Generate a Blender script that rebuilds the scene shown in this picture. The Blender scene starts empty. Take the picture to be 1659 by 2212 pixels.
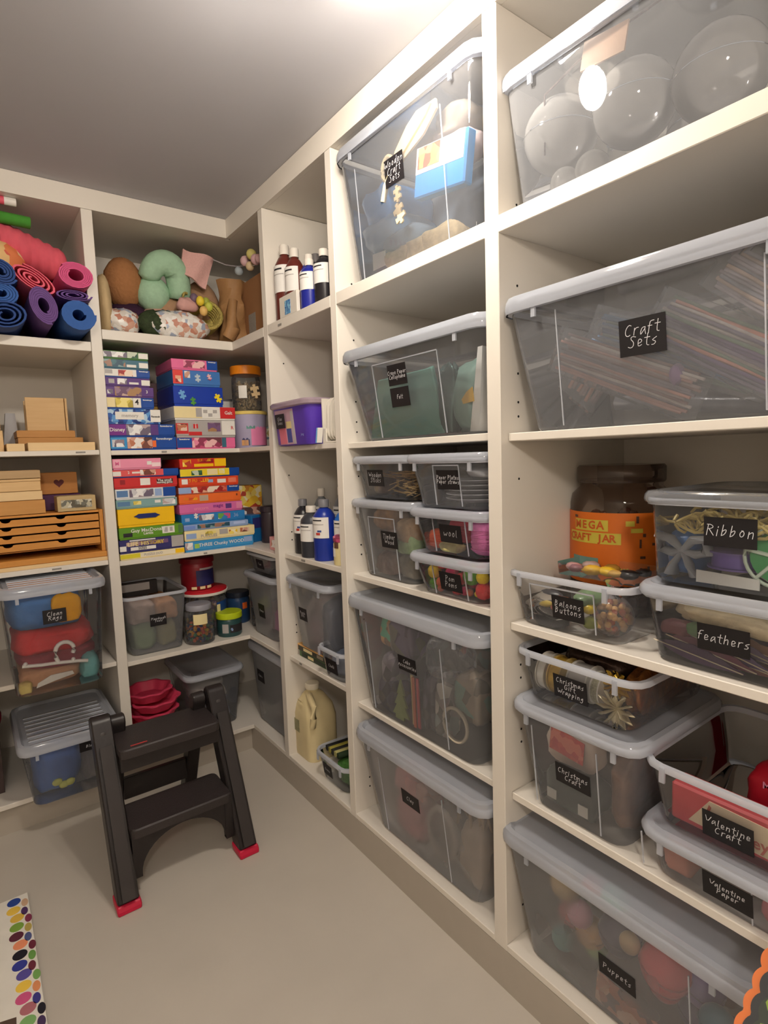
import bpy, math, random
from mathutils import Vector, Matrix
random.seed(7)
S = bpy.context.scene
PI = math.pi
# ------------------------------------------------------------------ camera, world, exposure
cam_d = bpy.data.cameras.new('camera'); cam = bpy.data.objects.new('camera', cam_d)
S.collection.objects.link(cam)
YAW, PITCH, ROLL, FPX = 0.6369, -0.0978, -0.0326, 1218.99
_f = Vector((math.sin(YAW)*math.cos(PITCH), math.cos(YAW)*math.cos(PITCH), math.sin(PITCH)))
_r = Vector((math.cos(YAW), -math.sin(YAW), 0)); _u = _r.cross(_f)
_r2 = math.cos(ROLL)*_r + math.sin(ROLL)*_u; _u2 = -math.sin(ROLL)*_r + math.cos(ROLL)*_u
_m = Matrix((( _r2.x, _u2.x, -_f.x, -0.9653), (_r2.y, _u2.y, -_f.y, -2.3528), (_r2.z, _u2.z, -_f.z, 1.3189), (0, 0, 0, 1)))
cam.matrix_world = _m
cam_d.sensor_fit = 'VERTICAL'; cam_d.sensor_height = 24.0; cam_d.sensor_width = 18.0
cam_d.lens = FPX/2212*24.0
cam_d.clip_start = 0.02; cam_d.clip_end = 50
S.camera = cam
W = bpy.data.worlds.new('world'); S.world = W; W.use_nodes = True
W.node_tree.nodes['Background'].inputs[0].default_value = (0.9, 0.85, 0.8, 1)
W.node_tree.nodes['Background'].inputs[1].default_value = 0.05
S.view_settings.view_transform = 'Standard'
try: S.view_settings.look = 'None'
except Exception: pass
S.view_settings.gamma = 1; S.view_settings.use_curve_mapping = False
S.view_settings.exposure = 0.0
S.cycles.max_bounces = 8; S.cycles.transparent_max_bounces = 20; S.cycles.diffuse_bounces = 4
S.cycles.use_denoising = True
S.cycles.sample_clamp_indirect = 6.0
LAMP = (-0.42, -1.37, 2.245)
LAMP_W = 272.0
FILL_GLOBE = (-1.25, -2.9, 1.98)  # position of the added fill light, out of view
FILL_GLOBE_W = 124.0

# ------------------------------------------------------------------ materials
def lin(c):
    return tuple(((v/255)/12.92 if v/255 <= .04045 else ((v/255+.055)/1.055)**2.4) for v in c)
_mc = {}
def M(name, rgb, rough=.5, metal=0., spec=.4, var=.06, scale=18., bump=0., coat=0.):
    """opaque material, colour given in sRGB 0-255, with a faint procedural mottling and optional relief"""
    if name in _mc: return _mc[name]
    m = bpy.data.materials.new(name); m.use_nodes = True; _mc[name] = m
    n, l = m.node_tree.nodes, m.node_tree.links
    b = n['Principled BSDF']
    b.inputs['Roughness'].default_value = rough; b.inputs['Metallic'].default_value = metal
    b.inputs['Specular IOR Level'].default_value = spec; b.inputs['Coat Weight'].default_value = coat
    c = lin(rgb)
    if var or bump:
        tc = n.new('ShaderNodeTexCoord'); nz = n.new('ShaderNodeTexNoise')
        nz.inputs['Scale'].default_value = scale; nz.inputs['Detail'].default_value = 4
        l.new(tc.outputs['Object'], nz.inputs['Vector'])
        mx = n.new('ShaderNodeMix'); mx.data_type = 'RGBA'
        mx.inputs[6].default_value = tuple(max(0, v*(1-var*1.6)) for v in c)+(1,)
        mx.inputs[7].default_value = tuple(min(1, v*(1+var*1.2)) for v in c)+(1,)
        l.new(nz.outputs['Fac'], mx.inputs[0]); l.new(mx.outputs[2], b.inputs['Base Color'])
        if bump:
            bp = n.new('ShaderNodeBump'); bp.inputs['Strength'].default_value = bump; bp.inputs['Distance'].default_value = .004
            l.new(nz.outputs['Fac'], bp.inputs['Height']); l.new(bp.outputs['Normal'], b.inputs['Normal'])
    else:
        b.inputs['Base Color'].default_value = c+(1,)
    return m
def C(rgb, rough=.5, **k):
    return M('paint_%d_%d_%d_%d' % (*rgb, int(rough*100)), rgb, rough, **k)
def wood(name, rgb, rgb2, axis=0, sc=9., rough=.55):
    if name in _mc: return _mc[name]
    m = bpy.data.materials.new(name); m.use_nodes = True; _mc[name] = m
    n, l = m.node_tree.nodes, m.node_tree.links; b = n['Principled BSDF']; b.inputs['Roughness'].default_value = rough
    tc = n.new('ShaderNodeTexCoord'); mp = n.new('ShaderNodeMapping'); s = [sc*6]*3; s[axis] = sc*.5
    mp.inputs['Scale'].default_value = s
    nz = n.new('ShaderNodeTexNoise'); nz.inputs['Scale'].default_value = 1.4; nz.inputs['Detail'].default_value = 5
    mx = n.new('ShaderNodeMix'); mx.data_type = 'RGBA'
    mx.inputs[6].default_value = lin(rgb)+(1,); mx.inputs[7].default_value = lin(rgb2)+(1,)
    l.new(tc.outputs['Object'], mp.inputs[0]); l.new(mp.outputs[0], nz.inputs['Vector']); l.new(nz.outputs['Fac'], mx.inputs[0]); l.new(mx.outputs[2], b.inputs['Base Color'])
    return m
def picture(name, cols, scale=45., rough=.35):
    """printed picture: patches of the given colours"""
    if name in _mc: return _mc[name]
    m = bpy.data.materials.new(name); m.use_nodes = True; _mc[name] = m
    n, l = m.node_tree.nodes, m.node_tree.links; b = n['Principled BSDF']; b.inputs['Roughness'].default_value = rough
    tc = n.new('ShaderNodeTexCoord'); nz = n.new('ShaderNodeTexNoise'); nz.inputs['Scale'].default_value = scale*.6
    vm = n.new('ShaderNodeVectorMath'); vm.operation = 'MULTIPLY_ADD'; vm.inputs[1].default_value = (.02, .02, .02)
    l.new(nz.outputs['Color'], vm.inputs[0]); l.new(tc.outputs['Object'], nz.inputs['Vector']); l.new(tc.outputs['Object'], vm.inputs[2])
    vo = n.new('ShaderNodeTexVoronoi'); vo.inputs['Scale'].default_value = scale
    l.new(vm.outputs[0], vo.inputs['Vector'])
    sp = n.new('ShaderNodeSeparateColor'); l.new(vo.outputs['Color'], sp.inputs[0])
    cr = n.new('ShaderNodeValToRGB'); cr.color_ramp.interpolation = 'CONSTANT'
    e = cr.color_ramp.elements
    while len(e) < len(cols): e.new(.5)
    for i, c in enumerate(cols):
        e[i].position = i/len(cols); e[i].color = lin(c)+(1,)
    l.new(sp.outputs[0], cr.inputs[0]); l.new(cr.outputs[0], b.inputs['Base Color'])
    return m
def clear(name, tint=(248, 250, 252), haze=.16, edge=.55, rough=.3, gloss=.05, hazecol=(232, 236, 244)):
    """thin translucent plastic: mostly transparent, a milky scatter that grows towards grazing view, a glossy skin"""
    if name in _mc: return _mc[name]
    m = bpy.data.materials.new(name); m.use_nodes = True; _mc[name] = m
    n, l = m.node_tree.nodes, m.node_tree.links
    for x in list(n): n.remove(x)
    out = n.new('ShaderNodeOutputMaterial')
    tr = n.new('ShaderNodeBsdfTransparent'); tr.inputs[0].default_value = lin(tint)+(1,)
    df = n.new('ShaderNodeBsdfDiffuse'); df.inputs[0].default_value = lin(hazecol)+(1,)
    tl = n.new('ShaderNodeBsdfTranslucent'); tl.inputs[0].default_value = lin(hazecol)+(1,)
    ad = n.new('ShaderNodeMixShader'); ad.inputs[0].default_value = .35
    l.new(df.outputs[0], ad.inputs[1]); l.new(tl.outputs[0], ad.inputs[2])
    lw = n.new('ShaderNodeLayerWeight'); lw.inputs[0].default_value = .35
    mr = n.new('ShaderNodeMapRange'); mr.inputs[3].default_value = haze; mr.inputs[4].default_value = edge
    l.new(lw.outputs['Facing'], mr.inputs[0])
    nz = n.new('ShaderNodeTexNoise'); nz.inputs['Scale'].default_value = 6; tc = n.new('ShaderNodeTexCoord'); l.new(tc.outputs['Object'], nz.inputs['Vector'])
    mu = n.new('ShaderNodeMath'); mu.operation = 'MULTIPLY_ADD'; mu.inputs[1].default_value = .10; l.new(nz.outputs['Fac'], mu.inputs[0]); l.new(mr.outputs[0], mu.inputs[2])
    sb = n.new('ShaderNodeMath'); sb.operation = 'SUBTRACT'; sb.use_clamp = True; sb.inputs[1].default_value = .05; l.new(mu.outputs[0], sb.inputs[0])
    m1 = n.new('ShaderNodeMixShader'); l.new(sb.outputs[0], m1.inputs[0]); l.new(tr.outputs[0], m1.inputs[1]); l.new(ad.outputs[0], m1.inputs[2])
    gl = n.new('ShaderNodeBsdfGlossy'); gl.inputs['Roughness'].default_value = gloss
    fr = n.new('ShaderNodeFresnel'); fr.inputs[0].default_value = 1.42
    m2 = n.new('ShaderNodeMixShader'); l.new(fr.outputs[0], m2.inputs[0]); l.new(m1.outputs[0], m2.inputs[1]); l.new(gl.outputs[0], m2.inputs[2])
    l.new(m2.outputs[0], out.inputs[0])
    return m
WHITE = M('white_melamine', (226, 220, 210), .42, var=.02, scale=3)
WALLP = M('wall_paint', (222, 214, 203), .7, var=.03, scale=4)
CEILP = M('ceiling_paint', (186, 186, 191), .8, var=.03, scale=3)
PLAST = clear('clear_plastic', haze=.10, edge=.36)
PLASTM = clear('cloudy_plastic', haze=.19, edge=.46, gloss=.12)
PLASTC = clear('crisp_plastic', haze=.035, edge=.24, gloss=.03)
LIDM = clear('lid_plastic', haze=.52, edge=.78, gloss=.1, hazecol=(234, 240, 252))
RIMM = clear('rim_plastic', haze=.78, edge=.9, gloss=.1, hazecol=(236, 241, 252))
BAG = clear('bag_film', tint=(244, 244, 246), haze=.05, edge=.45, gloss=.04)
GLASS = clear('jar_glass', tint=(238, 240, 238), haze=.05, edge=.35, gloss=.02)
CHALK = M('chalkboard_label', (22, 19, 22), .55, var=.1)
CHALKW = M('chalk_pen', (226, 226, 230), .7, var=0)
BLACKP = M('black_plastic', (38, 33, 33), .38, var=.12, scale=60, bump=.1)
PAPER = M('white_paper', (232, 230, 226), .7, var=.03)
INK = M('dark_ink', (40, 38, 42), .7, var=0)
DARKH = M('dark_hole', (20, 18, 18), .9, var=0)

# ------------------------------------------------------------------ mesh helpers
class G:
    def __init__(s): s.v, s.f, s.mi = [], [], []
    def add(s, vs, fs, mi=0):
        o = len(s.v); s.v += [tuple(p) for p in vs]
        for f in fs: s.f.append(tuple(i+o for i in f)); s.mi.append(mi)
        return s
    def box(s, x0, x1, y0, y1, z0, z1, mi=0):
        v = [(x0,y0,z0),(x1,y0,z0),(x1,y1,z0),(x0,y1,z0),(x0,y0,z1),(x1,y0,z1),(x1,y1,z1),(x0,y1,z1)]
        return s.add(v, [(3,2,1,0),(4,5,6,7),(0,1,5,4),(1,2,6,5),(2,3,7,6),(3,0,4,7)], mi)
    def loft(s, secs, cap0=True, cap1=True, mi=0):
        n = len(secs[0]); v = [p for q in secs for p in q]; f = []
        for k in range(len(secs)-1):
            for i in range(n):
                j = (i+1) % n; f.append((k*n+i, k*n+j, (k+1)*n+j, (k+1)*n+i))
        if cap0: f.append(tuple(range(n-1, -1, -1)))
        if cap1: f.append(tuple((len(secs)-1)*n+i for i in range(n)))
        return s.add(v, f, mi)
    def lathe(s, prof, n=20, cx=0, cy=0, mi=0, sx=1, sy=1):
        secs = [[(cx+sx*r*math.cos(2*PI*i/n), cy+sy*r*math.sin(2*PI*i/n), z) for i in range(n)] for r, z in prof]
        return s.loft(secs, prof[0][0] > 0, prof[-1][0] > 0, mi)
    def tube(s, pts, r, n=8, mi=0, caps=True, flat=1.):
        pts = [Vector(p) for p in pts]; secs = []
        up = Vector((0, 0, 1))
        for i, p in enumerate(pts):
            t = (pts[min(i+1, len(pts)-1)]-pts[max(i-1, 0)]).normalized()
            a = t.cross(up)
            if a.length < 1e-3: a = t.cross(Vector((0, 1, 0)))
            a.normalize(); b = a.cross(t).normalized()
            rr = r[i] if isinstance(r, (list, tuple)) else r
            secs.append([p+a*rr*math.cos(2*PI*k/n)+b*rr*flat*math.sin(2*PI*k/n) for k in range(n)])
        return s.loft(secs, caps, caps, mi)
    def ball(s, c, r, n=14, sq=(1,1,1), jit=0, mi=0, rnd=random):
        m = max(5, n//2+1); secs = []
        for j in range(1, m):
            th = PI*j/m
            secs.append([(c[0]+sq[0]*r*math.sin(th)*math.cos(2*PI*i/n)*(1+jit*rnd.uniform(-1,1)), c[1]+sq[1]*r*math.sin(th)*math.sin(2*PI*i/n)*(1+jit*rnd.uniform(-1,1)), c[2]-sq[2]*r*math.cos(th)*(1+jit*rnd.uniform(-1,1))) for i in range(n)])
        o = len(s.v); s.loft(secs, False, False, mi)
        s.v += [(c[0], c[1], c[2]-sq[2]*r), (c[0], c[1], c[2]+sq[2]*r)]
        b, t = len(s.v)-2, len(s.v)-1; k = o+(m-2)*n
        for i in range(n):
            s.f.append((o+(i+1) % n, o+i, b)); s.mi.append(mi)
            s.f.append((k+i, k+(i+1) % n, t)); s.mi.append(mi)
        return s
    def prism(s, pts, y0, y1, mi=0):
        """outline in x,z pushed along y"""
        n = len(pts)
        v = [(x, y0, z) for x, z in pts]+[(x, y1, z) for x, z in pts]
        f = [tuple(range(n)), tuple(range(2*n-1, n-1, -1))]+[(i+n, (i+1) % n+n, (i+1) % n, i) for i in range(n)]
        return s.add(v, f, mi)
    def quad(s, a, b, c, d, mi=0): return s.add([a, b, c, d], [(0, 1, 2, 3)], mi)
    def rot(s, ang, axis='Z', about=(0,0,0), k0=0):
        m = Matrix.Rotation(ang, 4, axis); a = Vector(about)
        s.v[k0:] = [tuple(m @ (Vector(p)-a)+a) for p in s.v[k0:]]; return s
    def move(s, d, k0=0):
        s.v[k0:] = [(p[0]+d[0], p[1]+d[1], p[2]+d[2]) for p in s.v[k0:]]; return s
    def mesh(s, name, mats, smooth=0):
        me = bpy.data.meshes.new(name); me.from_pydata(s.v, [], s.f)
        for m in (mats if isinstance(mats, (list, tuple)) else [mats]): me.materials.append(m)
        if len(me.materials) > 1: me.polygons.foreach_set('material_index', s.mi)
        if smooth: me.shade_smooth(); me.set_sharp_from_angle(angle=math.radians(smooth))
        me.update(); return me
    def obj(s, name, mats, parent=None, smooth=0, bevel=0, loc=None, rz=0, label=None):
        o = bpy.data.objects.new(name, s.mesh(name, mats, smooth)); S.collection.objects.link(o)
        if parent: o.parent = parent
        if loc: o.location = loc
        if rz: o.rotation_euler = (0, 0, rz)
        if bevel:
            b = o.modifiers.new('edge', 'BEVEL'); b.width = bevel; b.segments = 1; b.limit_method = 'ANGLE'
        if label: o['label'] = label
        return o
def tag(o, label, cat, group=None, kind=None):
    o['label'] = label; o['category'] = cat
    if group: o['group'] = group
    if kind: o['kind'] = kind
    return o
def thing(name, label, cat, loc=(0,0,0), rz=0, group=None):
    o = bpy.data.objects.new(name, None); S.collection.objects.link(o)
    o.empty_display_size = .05; o.location = loc; o.rotation_euler = (0, 0, rz)
    return tag(o, label, cat, group)
def single(g, name, label, cat, mats, loc=(0,0,0), rz=0, group=None, smooth=0, bevel=0, kind=None):
    return tag(g.obj(name, mats, None, smooth, bevel, loc, rz), label, cat, group, kind)
def struct(name, g, mat):
    o = g.obj(name, mat); o['kind'] = 'structure'; return o
RR = -PI/2        # facing of everything in the side unit
def at(fr, x, y, z):
    """point of a frame (X, Y, Z, rot) given in its own x (along the front), y (inwards), z"""
    c, s = math.cos(fr[3]), math.sin(fr[3])
    return (fr[0]+c*x-s*y, fr[1]+s*x+c*y, fr[2]+z)
def rrect(w, d, r, z, cx=0, cy=0, n=3):
    r = min(r, w/2-1e-4, d/2-1e-4); p = []
    for k, (sx, sy) in enumerate(((1,1), (-1,1), (-1,-1), (1,-1))):
        for i in range(n+1):
            a = PI/2*(k+i/n)
            p.append((cx+sx*(w/2-r)+r*math.cos(a), cy+sy*(d/2-r)+r*math.sin(a), z))
    return p
def text(parent, s, size, loc, mat, name='lettering', shear=0., align='CENTER', facing='front', bold=0.):
    c = bpy.data.curves.new(name, 'FONT'); c.body = s; c.size = size; c.shear = shear; c.align_x = align; c.align_y = 'CENTER'
    c.resolution_u = 2; c.offset = bold; c.space_line = .8
    o = bpy.data.objects.new(name, c); S.collection.objects.link(o)
    me = bpy.data.meshes.new_from_object(o.evaluated_get(bpy.context.evaluated_depsgraph_get()))
    bpy.data.objects.remove(o); bpy.data.curves.remove(c)
    for v in me.vertices:
        x, y, _ = v.co
        v.co = (x, 0, y) if facing == 'front' else (x, y, 0)
    me.materials.clear(); me.materials.append(mat)
    t = bpy.data.objects.new(name, me); S.collection.objects.link(t)
    t.parent = parent; t.location = loc
    return t

# handwriting in chalk pen: strokes on a grid, x-height 5, capitals 9, descenders -3
GL = {
 'a': (5, '45 25 13 10 21 44', '45 43 50'), 'b': (5, '19 10', '13 35 44 31 10'), 'c': (4.5, '44 25 12 20 41'), 'd': (5, '44 25 11 20 43', '49 41 50'),
 'e': (4.5, '12 43 35 15 11 20 41'), 'f': (4, '49 29 18 10', '05 35'), 'g': (5, '45 24 12 22 44', '45 4- 2= 0-'), 'h': (5, '19 10', '13 35 44 40'), 'i': (2.4, '15 10', '17 18'),
 'j': (3, '25 2- 0=', '27 28'), 'k': (4.5, '19 10', '45 12 40'), 'l': (2.6, '19 11 20'), 'm': (7, '15 10', '13 25 34 30', '33 55 64 60'), 'n': (5, '15 10', '13 35 44 40'),
 'o': (5, '35 13 20 41 44 25'), 'p': (5, '15 1=', '14 35 43 21 11'), 'r': (4, '15 10', '13 25 45'), 's': (4, '45 24 13 42 30 10'), 't': (4, '29 21 30 40', '06 46'), 'u': (5, '15 11 30 43', '45 40'),
 'v': (4.5, '05 20 45'), 'w': (6.5, '05 10 34 40 65'), 'x': (4.5, '05 40', '45 00'), 'y': (5, '15 22', '45 1='), 'z': (4.5, '05 45 00 40'),
 'B': (6, '19 10', '19 48 36 15', '15 45 42 10'), 'C': (6, '58 39 16 12 30 51'), 'S': (5.5, '58 29 17 44 41 20 01'), 'R': (6.2, '19 10', '09 39 57 35 15', '25 60'), 'P': (5.8, '19 10', '09 39 57 34 14'),
 'W': (8, '09 20 47 60 89'), 'T': (6, '09 69', '39 30'), 'F': (5.5, '19 10', '19 59', '15 45'), 'G': (6.2, '58 29 05 11 40 54 34'), 'V': (6, '09 30 69'), ' ': (3.2,), 'A': (6, '00 39 60', '14 44')}
def handwrite(parent, s, size, loc, mat, th=.0011):
    """ribbons of chalk pen in the plane of the label; size is the height of a capital"""
    k = size/9*1.25; g = G(); lines = s.split('\n'); rn = random.Random(len(s)*7+ord(s[0]))
    val = lambda c: -1.6 if c == '-' else -3. if c == '=' else float(c)
    H = size*1.28
    for li, ln in enumerate(lines):
        wd = sum(GL.get(c, GL['o'])[0]+1. for c in ln)*k
        x = -wd/2; zb = (len(lines)-1)*H/2-li*H-size*.45+rn.uniform(-.06, .06)*size
        for c in ln:
            gl = GL.get(c, GL['o']); jz = rn.uniform(-.05, .05)*size
            for st in gl[1:]:
                p = [(x+(val(q[0])+.18*(val(q[1])))*k, zb+jz+val(q[1])*k*(.92 if val(q[1]) > 5 else 1)) for q in st.split()]
                # round the corners once
                if len(p) > 2:
                    q = [p[0]]
                    for a, b in zip(p, p[1:]): q += [(a[0]*.72+b[0]*.28, a[1]*.72+b[1]*.28), (a[0]*.28+b[0]*.72, a[1]*.28+b[1]*.72)]
                    p = q+[p[-1]]
                for a, b in zip(p, p[1:]):
                    dx, dz = b[0]-a[0], b[1]-a[1]; L_ = math.hypot(dx, dz) or 1; nx, nz = -dz/L_*th/2, dx/L_*th/2; ex, ez = dx/L_*th*.3, dz/L_*th*.3
                    g.add([(a[0]-nx-ex, 0, a[1]-nz-ez), (b[0]-nx+ex, 0, b[1]-nz+ez), (b[0]+nx+ex, 0, b[1]+nz+ez), (a[0]+nx-ex, 0, a[1]+nz-ez)], [(0, 1, 2, 3)])
            x += (gl[0]+1.)*k
    o = g.obj('lettering', mat, parent); o.location = loc; o['kind'] = 'stuff'
    return o

# ------------------------------------------------------------------ room shell
X0, X1, Y0, Y1, ZC = -2.05, 0.53, -3.7, 0.53, 2.325
FLOORM = M('vinyl_floor', (196, 189, 178), .3, spec=.35, var=.05, scale=5, bump=.03)
struct('floor', G().box(X0-.1, X1+.1, Y0-.1, Y1+.1, -.08, 0), FLOORM)
struct('ceiling', G().box(X0-.1, X1+.1, Y0-.1, Y1+.1, ZC, ZC+.08), CEILP)
struct('wall_back', G().box(X0-.1, X1+.1, Y1, Y1+.1, 0, ZC), WALLP)
struct('wall_right', G().box(X1, X1+.1, Y0, Y1, 0, ZC), WALLP)
struct('wall_left', G().box(X0-.1, X0, Y0, Y1, 0, ZC), WALLP)
struct('wall_front', G().box(X0-.1, X1+.1, Y0-.1, Y0, 0, ZC), WALLP)

# ------------------------------------------------------------------ lamps (globe with a light-shielding rose, tube, and an added fill globe)
def glow(name, w):
    m = bpy.data.materials.new(name); m.use_nodes = True
    b = m.node_tree.nodes['Principled BSDF']; b.inputs['Base Color'].default_value = (1, .95, .88, 1)
    b.inputs['Emission Color'].default_value = (1, .895, .775, 1); b.inputs['Emission Strength'].default_value = w; return m
lamp = thing('ceiling_lamp', 'round white globe lamp with a rose shaped to shield the ceiling, above the shelves', 'lamp', (LAMP[0], LAMP[1], ZC))
ROSE = M('lamp_rose', (230, 228, 224), .5, var=0)
G().lathe([(.10, 0), (.10, -.066), (.096, -.067), (.088, -.012), (.02, -.012)][::-1], 24).obj('rose', ROSE, lamp, 40)  # skirt deepened to keep the globe's light off the nearby ceiling
G().ball((0, 0, LAMP[2]-ZC), .05, 16).obj('globe', glow('lamp_glow', LAMP_W), lamp, 60)
tl = thing('tube_lamp', 'short tube lamp on the ceiling next to the globe lamp', 'lamp', (-.275, -1.43, ZC))
G().box(-.02, .02, -.085, .085, -.022, 0).obj('fitting', ROSE, tl, bevel=.003)
G().tube([(0, -.08, -.036), (0, .08, -.036)], .014, 12).obj('tube', bpy.data.materials['lamp_glow'], tl, 60)
fill_globe = thing('ceiling_lamp', 'added fill globe, unseen behind the camera, brightening the bays', 'lamp', (FILL_GLOBE[0], FILL_GLOBE[1], ZC))  # unseen globe added behind the camera as fill light
G().lathe([(.07, 0), (.07, -.03), (.04, -.05), (.02, -.06), (.008, -.07), (.008, -.26)][::-1], 24).obj('rose', ROSE, fill_globe, 40)
G().ball((0, 0, FILL_GLOBE[2]-ZC), .09, 16).obj('globe', glow('fill_glow', FILL_GLOBE_W), fill_globe, 60)

# ------------------------------------------------------------------ shelving
U = dict(u0=(-.311, -.347), u1=(-.800, -.8345), u2=(-1.4534, -1.4933), u3=(-2.112, -2.148))
XB, YB = .50, .50
REC = .024
PW, NW = .036, .018
ZA0, ZA1, ZF = 1.790, 1.826, 2.25
su = thing('side_shelving_unit', 'tall white shelving unit with open square bays along the long wall', 'shelving', (0, -1.2, 0))
su.location = (0, 0, 0)
BV = .0015
for k in ('u0', 'u1', 'u2', 'u3'):
    a, b = U[k]
    G().box(0, XB, b, a, .1065, ZF-.0005).obj('upright', WHITE, su, bevel=BV)
G().box(0, .018, U['u3'][1], 0, ZF, ZC-.001).obj('fascia', WHITE, su)
G().box(.0185, XB, U['u3'][1], U['u0'][1], ZF-.0, ZF+.018).obj('top_panel', WHITE, su)
G().box(XB, XB+.008, U['u3'][1], U['u0'][0], .1, ZF).obj('back_panel', WHITE, su)
G().box(.0, .018, U['u3'][1], .048, 0, .106).obj('plinth', M('plinth_grey', (180, 172, 160), .5, var=.03), su)
bays = {'c1': ('u0', 'u1', (1.370, .952, .537)), 'c2': ('u1', 'u2', (1.366, .944, .511)), 'c3': ('u2', 'u3', (1.362, .927, .510))}
SH = {}
for k, (p, q, zs) in bays.items():
    ya, yb = U[p][1], U[q][0]
    G().box(0, XB, yb, ya, ZA0, ZA1).obj('fixed_shelf', WHITE, su, bevel=BV)
    G().box(0, XB, yb, ya, .107, .125).obj('base_board', WHITE, su, bevel=BV)
    for z in zs:
        G().box(REC, XB, yb+.001, ya-.001, z-.018, z).obj('shelf', WHITE, su, bevel=BV)
    SH[k] = zs
g = G()
for k in ('u0', 'u1', 'u2'):
    y = U[k][1]
    for z in [1.40+.032*i for i in (0, 1, 3, 9)]+[.97+.032*i for i in (1, 2, 9)]+[.56+.032*i for i in (2, 3, 7, 8)]+[.2, .232, 1.86]:
        for x in (.06,):
            k0 = len(g.v); g.lathe([(.0028, 0), (.0028, .0008)], 8); g.rot(PI/2, 'X', k0=k0); g.move((x, y-.0001, z), k0)
o = g.obj('pin_holes', DARKH, su); o['kind'] = 'stuff'
for (x, z, y, w) in ((0-.0006, ZA0+.016, -.45, .028), (REC-.0006, .952-.009, -.5, .03), (REC-.0006, .537-.009, -.44, .02)):
    G().box(x-.0004, x, y-w/2, y+w/2, z-.004, z+.004).obj('shelf_sticker', M('sticker_print', (150, 146, 140), .6, var=.5, scale=400), su)

bu = thing('end_shelving_unit', 'white shelving unit with open bays across the end wall, turning the corner', 'shelving', (0, 0, 0))
B0, B1, BW = (-1.12, -1.083), (-.5456, -.5078), -.25
for a, b in (B0, B1):
    G().box(a, b, 0, YB, .1065, ZF-.0005).obj('upright', WHITE, bu, bevel=BV)
G().box(-1.12, 0, 0, .018, ZF, ZC-.001).obj('fascia', WHITE, bu)
G().box(-1.12, XB, 0.0185, YB, ZF, ZF+.018).obj('top_panel', WHITE, bu)
G().box(0.0185, XB, U['u0'][0], 0.018, ZF, ZF+.018).obj('top_panel', WHITE, bu)
G().box(-1.12, XB, YB, YB+.008, .1, ZF).obj('back_panel', WHITE, bu)
G().box(XB, XB+.008, U['u0'][0], YB, .1, ZF).obj('back_panel', WHITE, bu)
G().box(-1.12, -.0005, .03, .048, 0, .106).obj('plinth', M('plinth_grey', (180, 172, 160)), bu)
def lshelf(z0, z1, rec, name):
    e = rec
    poly = [(B1[1]+.001, e), (e, e), (e, U['u0'][0]+.001), (XB, U['u0'][0]+.001), (XB, YB), (B1[1]+.001, YB)]
    n = len(poly)
    v = [(x, y, z0) for x, y in poly]+[(x, y, z1) for x, y in poly]
    f = [(0, 5, 4, 1), (1, 4, 3, 2), (6, 7, 10, 11), (7, 8, 9, 10)]+[(i, (i+1) % n, (i+1) % n+n, i+n) for i in range(n)]
    G().add(v, f).obj(name, WHITE, bu, bevel=BV)
lshelf(ZA0, ZA1, 0, 'fixed_shelf'); lshelf(.107, .125, 0, 'base_board')
ZB_, ZCc, ZD_ = 1.376, .945, .540
for z in (ZB_, ZCc, ZD_): lshelf(z-.018, z, .008, 'shelf')
LB, LC, LD = 1.379, .957, .555
G().box(B0[1]+.001, B1[0]-.001, 0, YB, 1.742, 1.776).obj('fixed_shelf', WHITE, bu, bevel=BV)
for z in (LB, LC, LD):
    G().box(B0[1]+.001, B1[0]-.001, .006, YB, z-.018, z).obj('shelf', WHITE, bu, bevel=BV)
G().box(B0[1]+.001, B1[0]-.001, 0, YB, .107, .125).obj('base_board', WHITE, bu, bevel=BV)
for x, z, w in ((-.61, LB-.008, .032), (-.72, LC-.009, .03), (-.31, ZB_-.009, .02), (-.17, ZCc-.009, .015)):
    G().box(x-w/2, x+w/2, .0048, .0058, z-.003, z+.003).obj('shelf_sticker', _mc['sticker_print'], bu)

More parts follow.
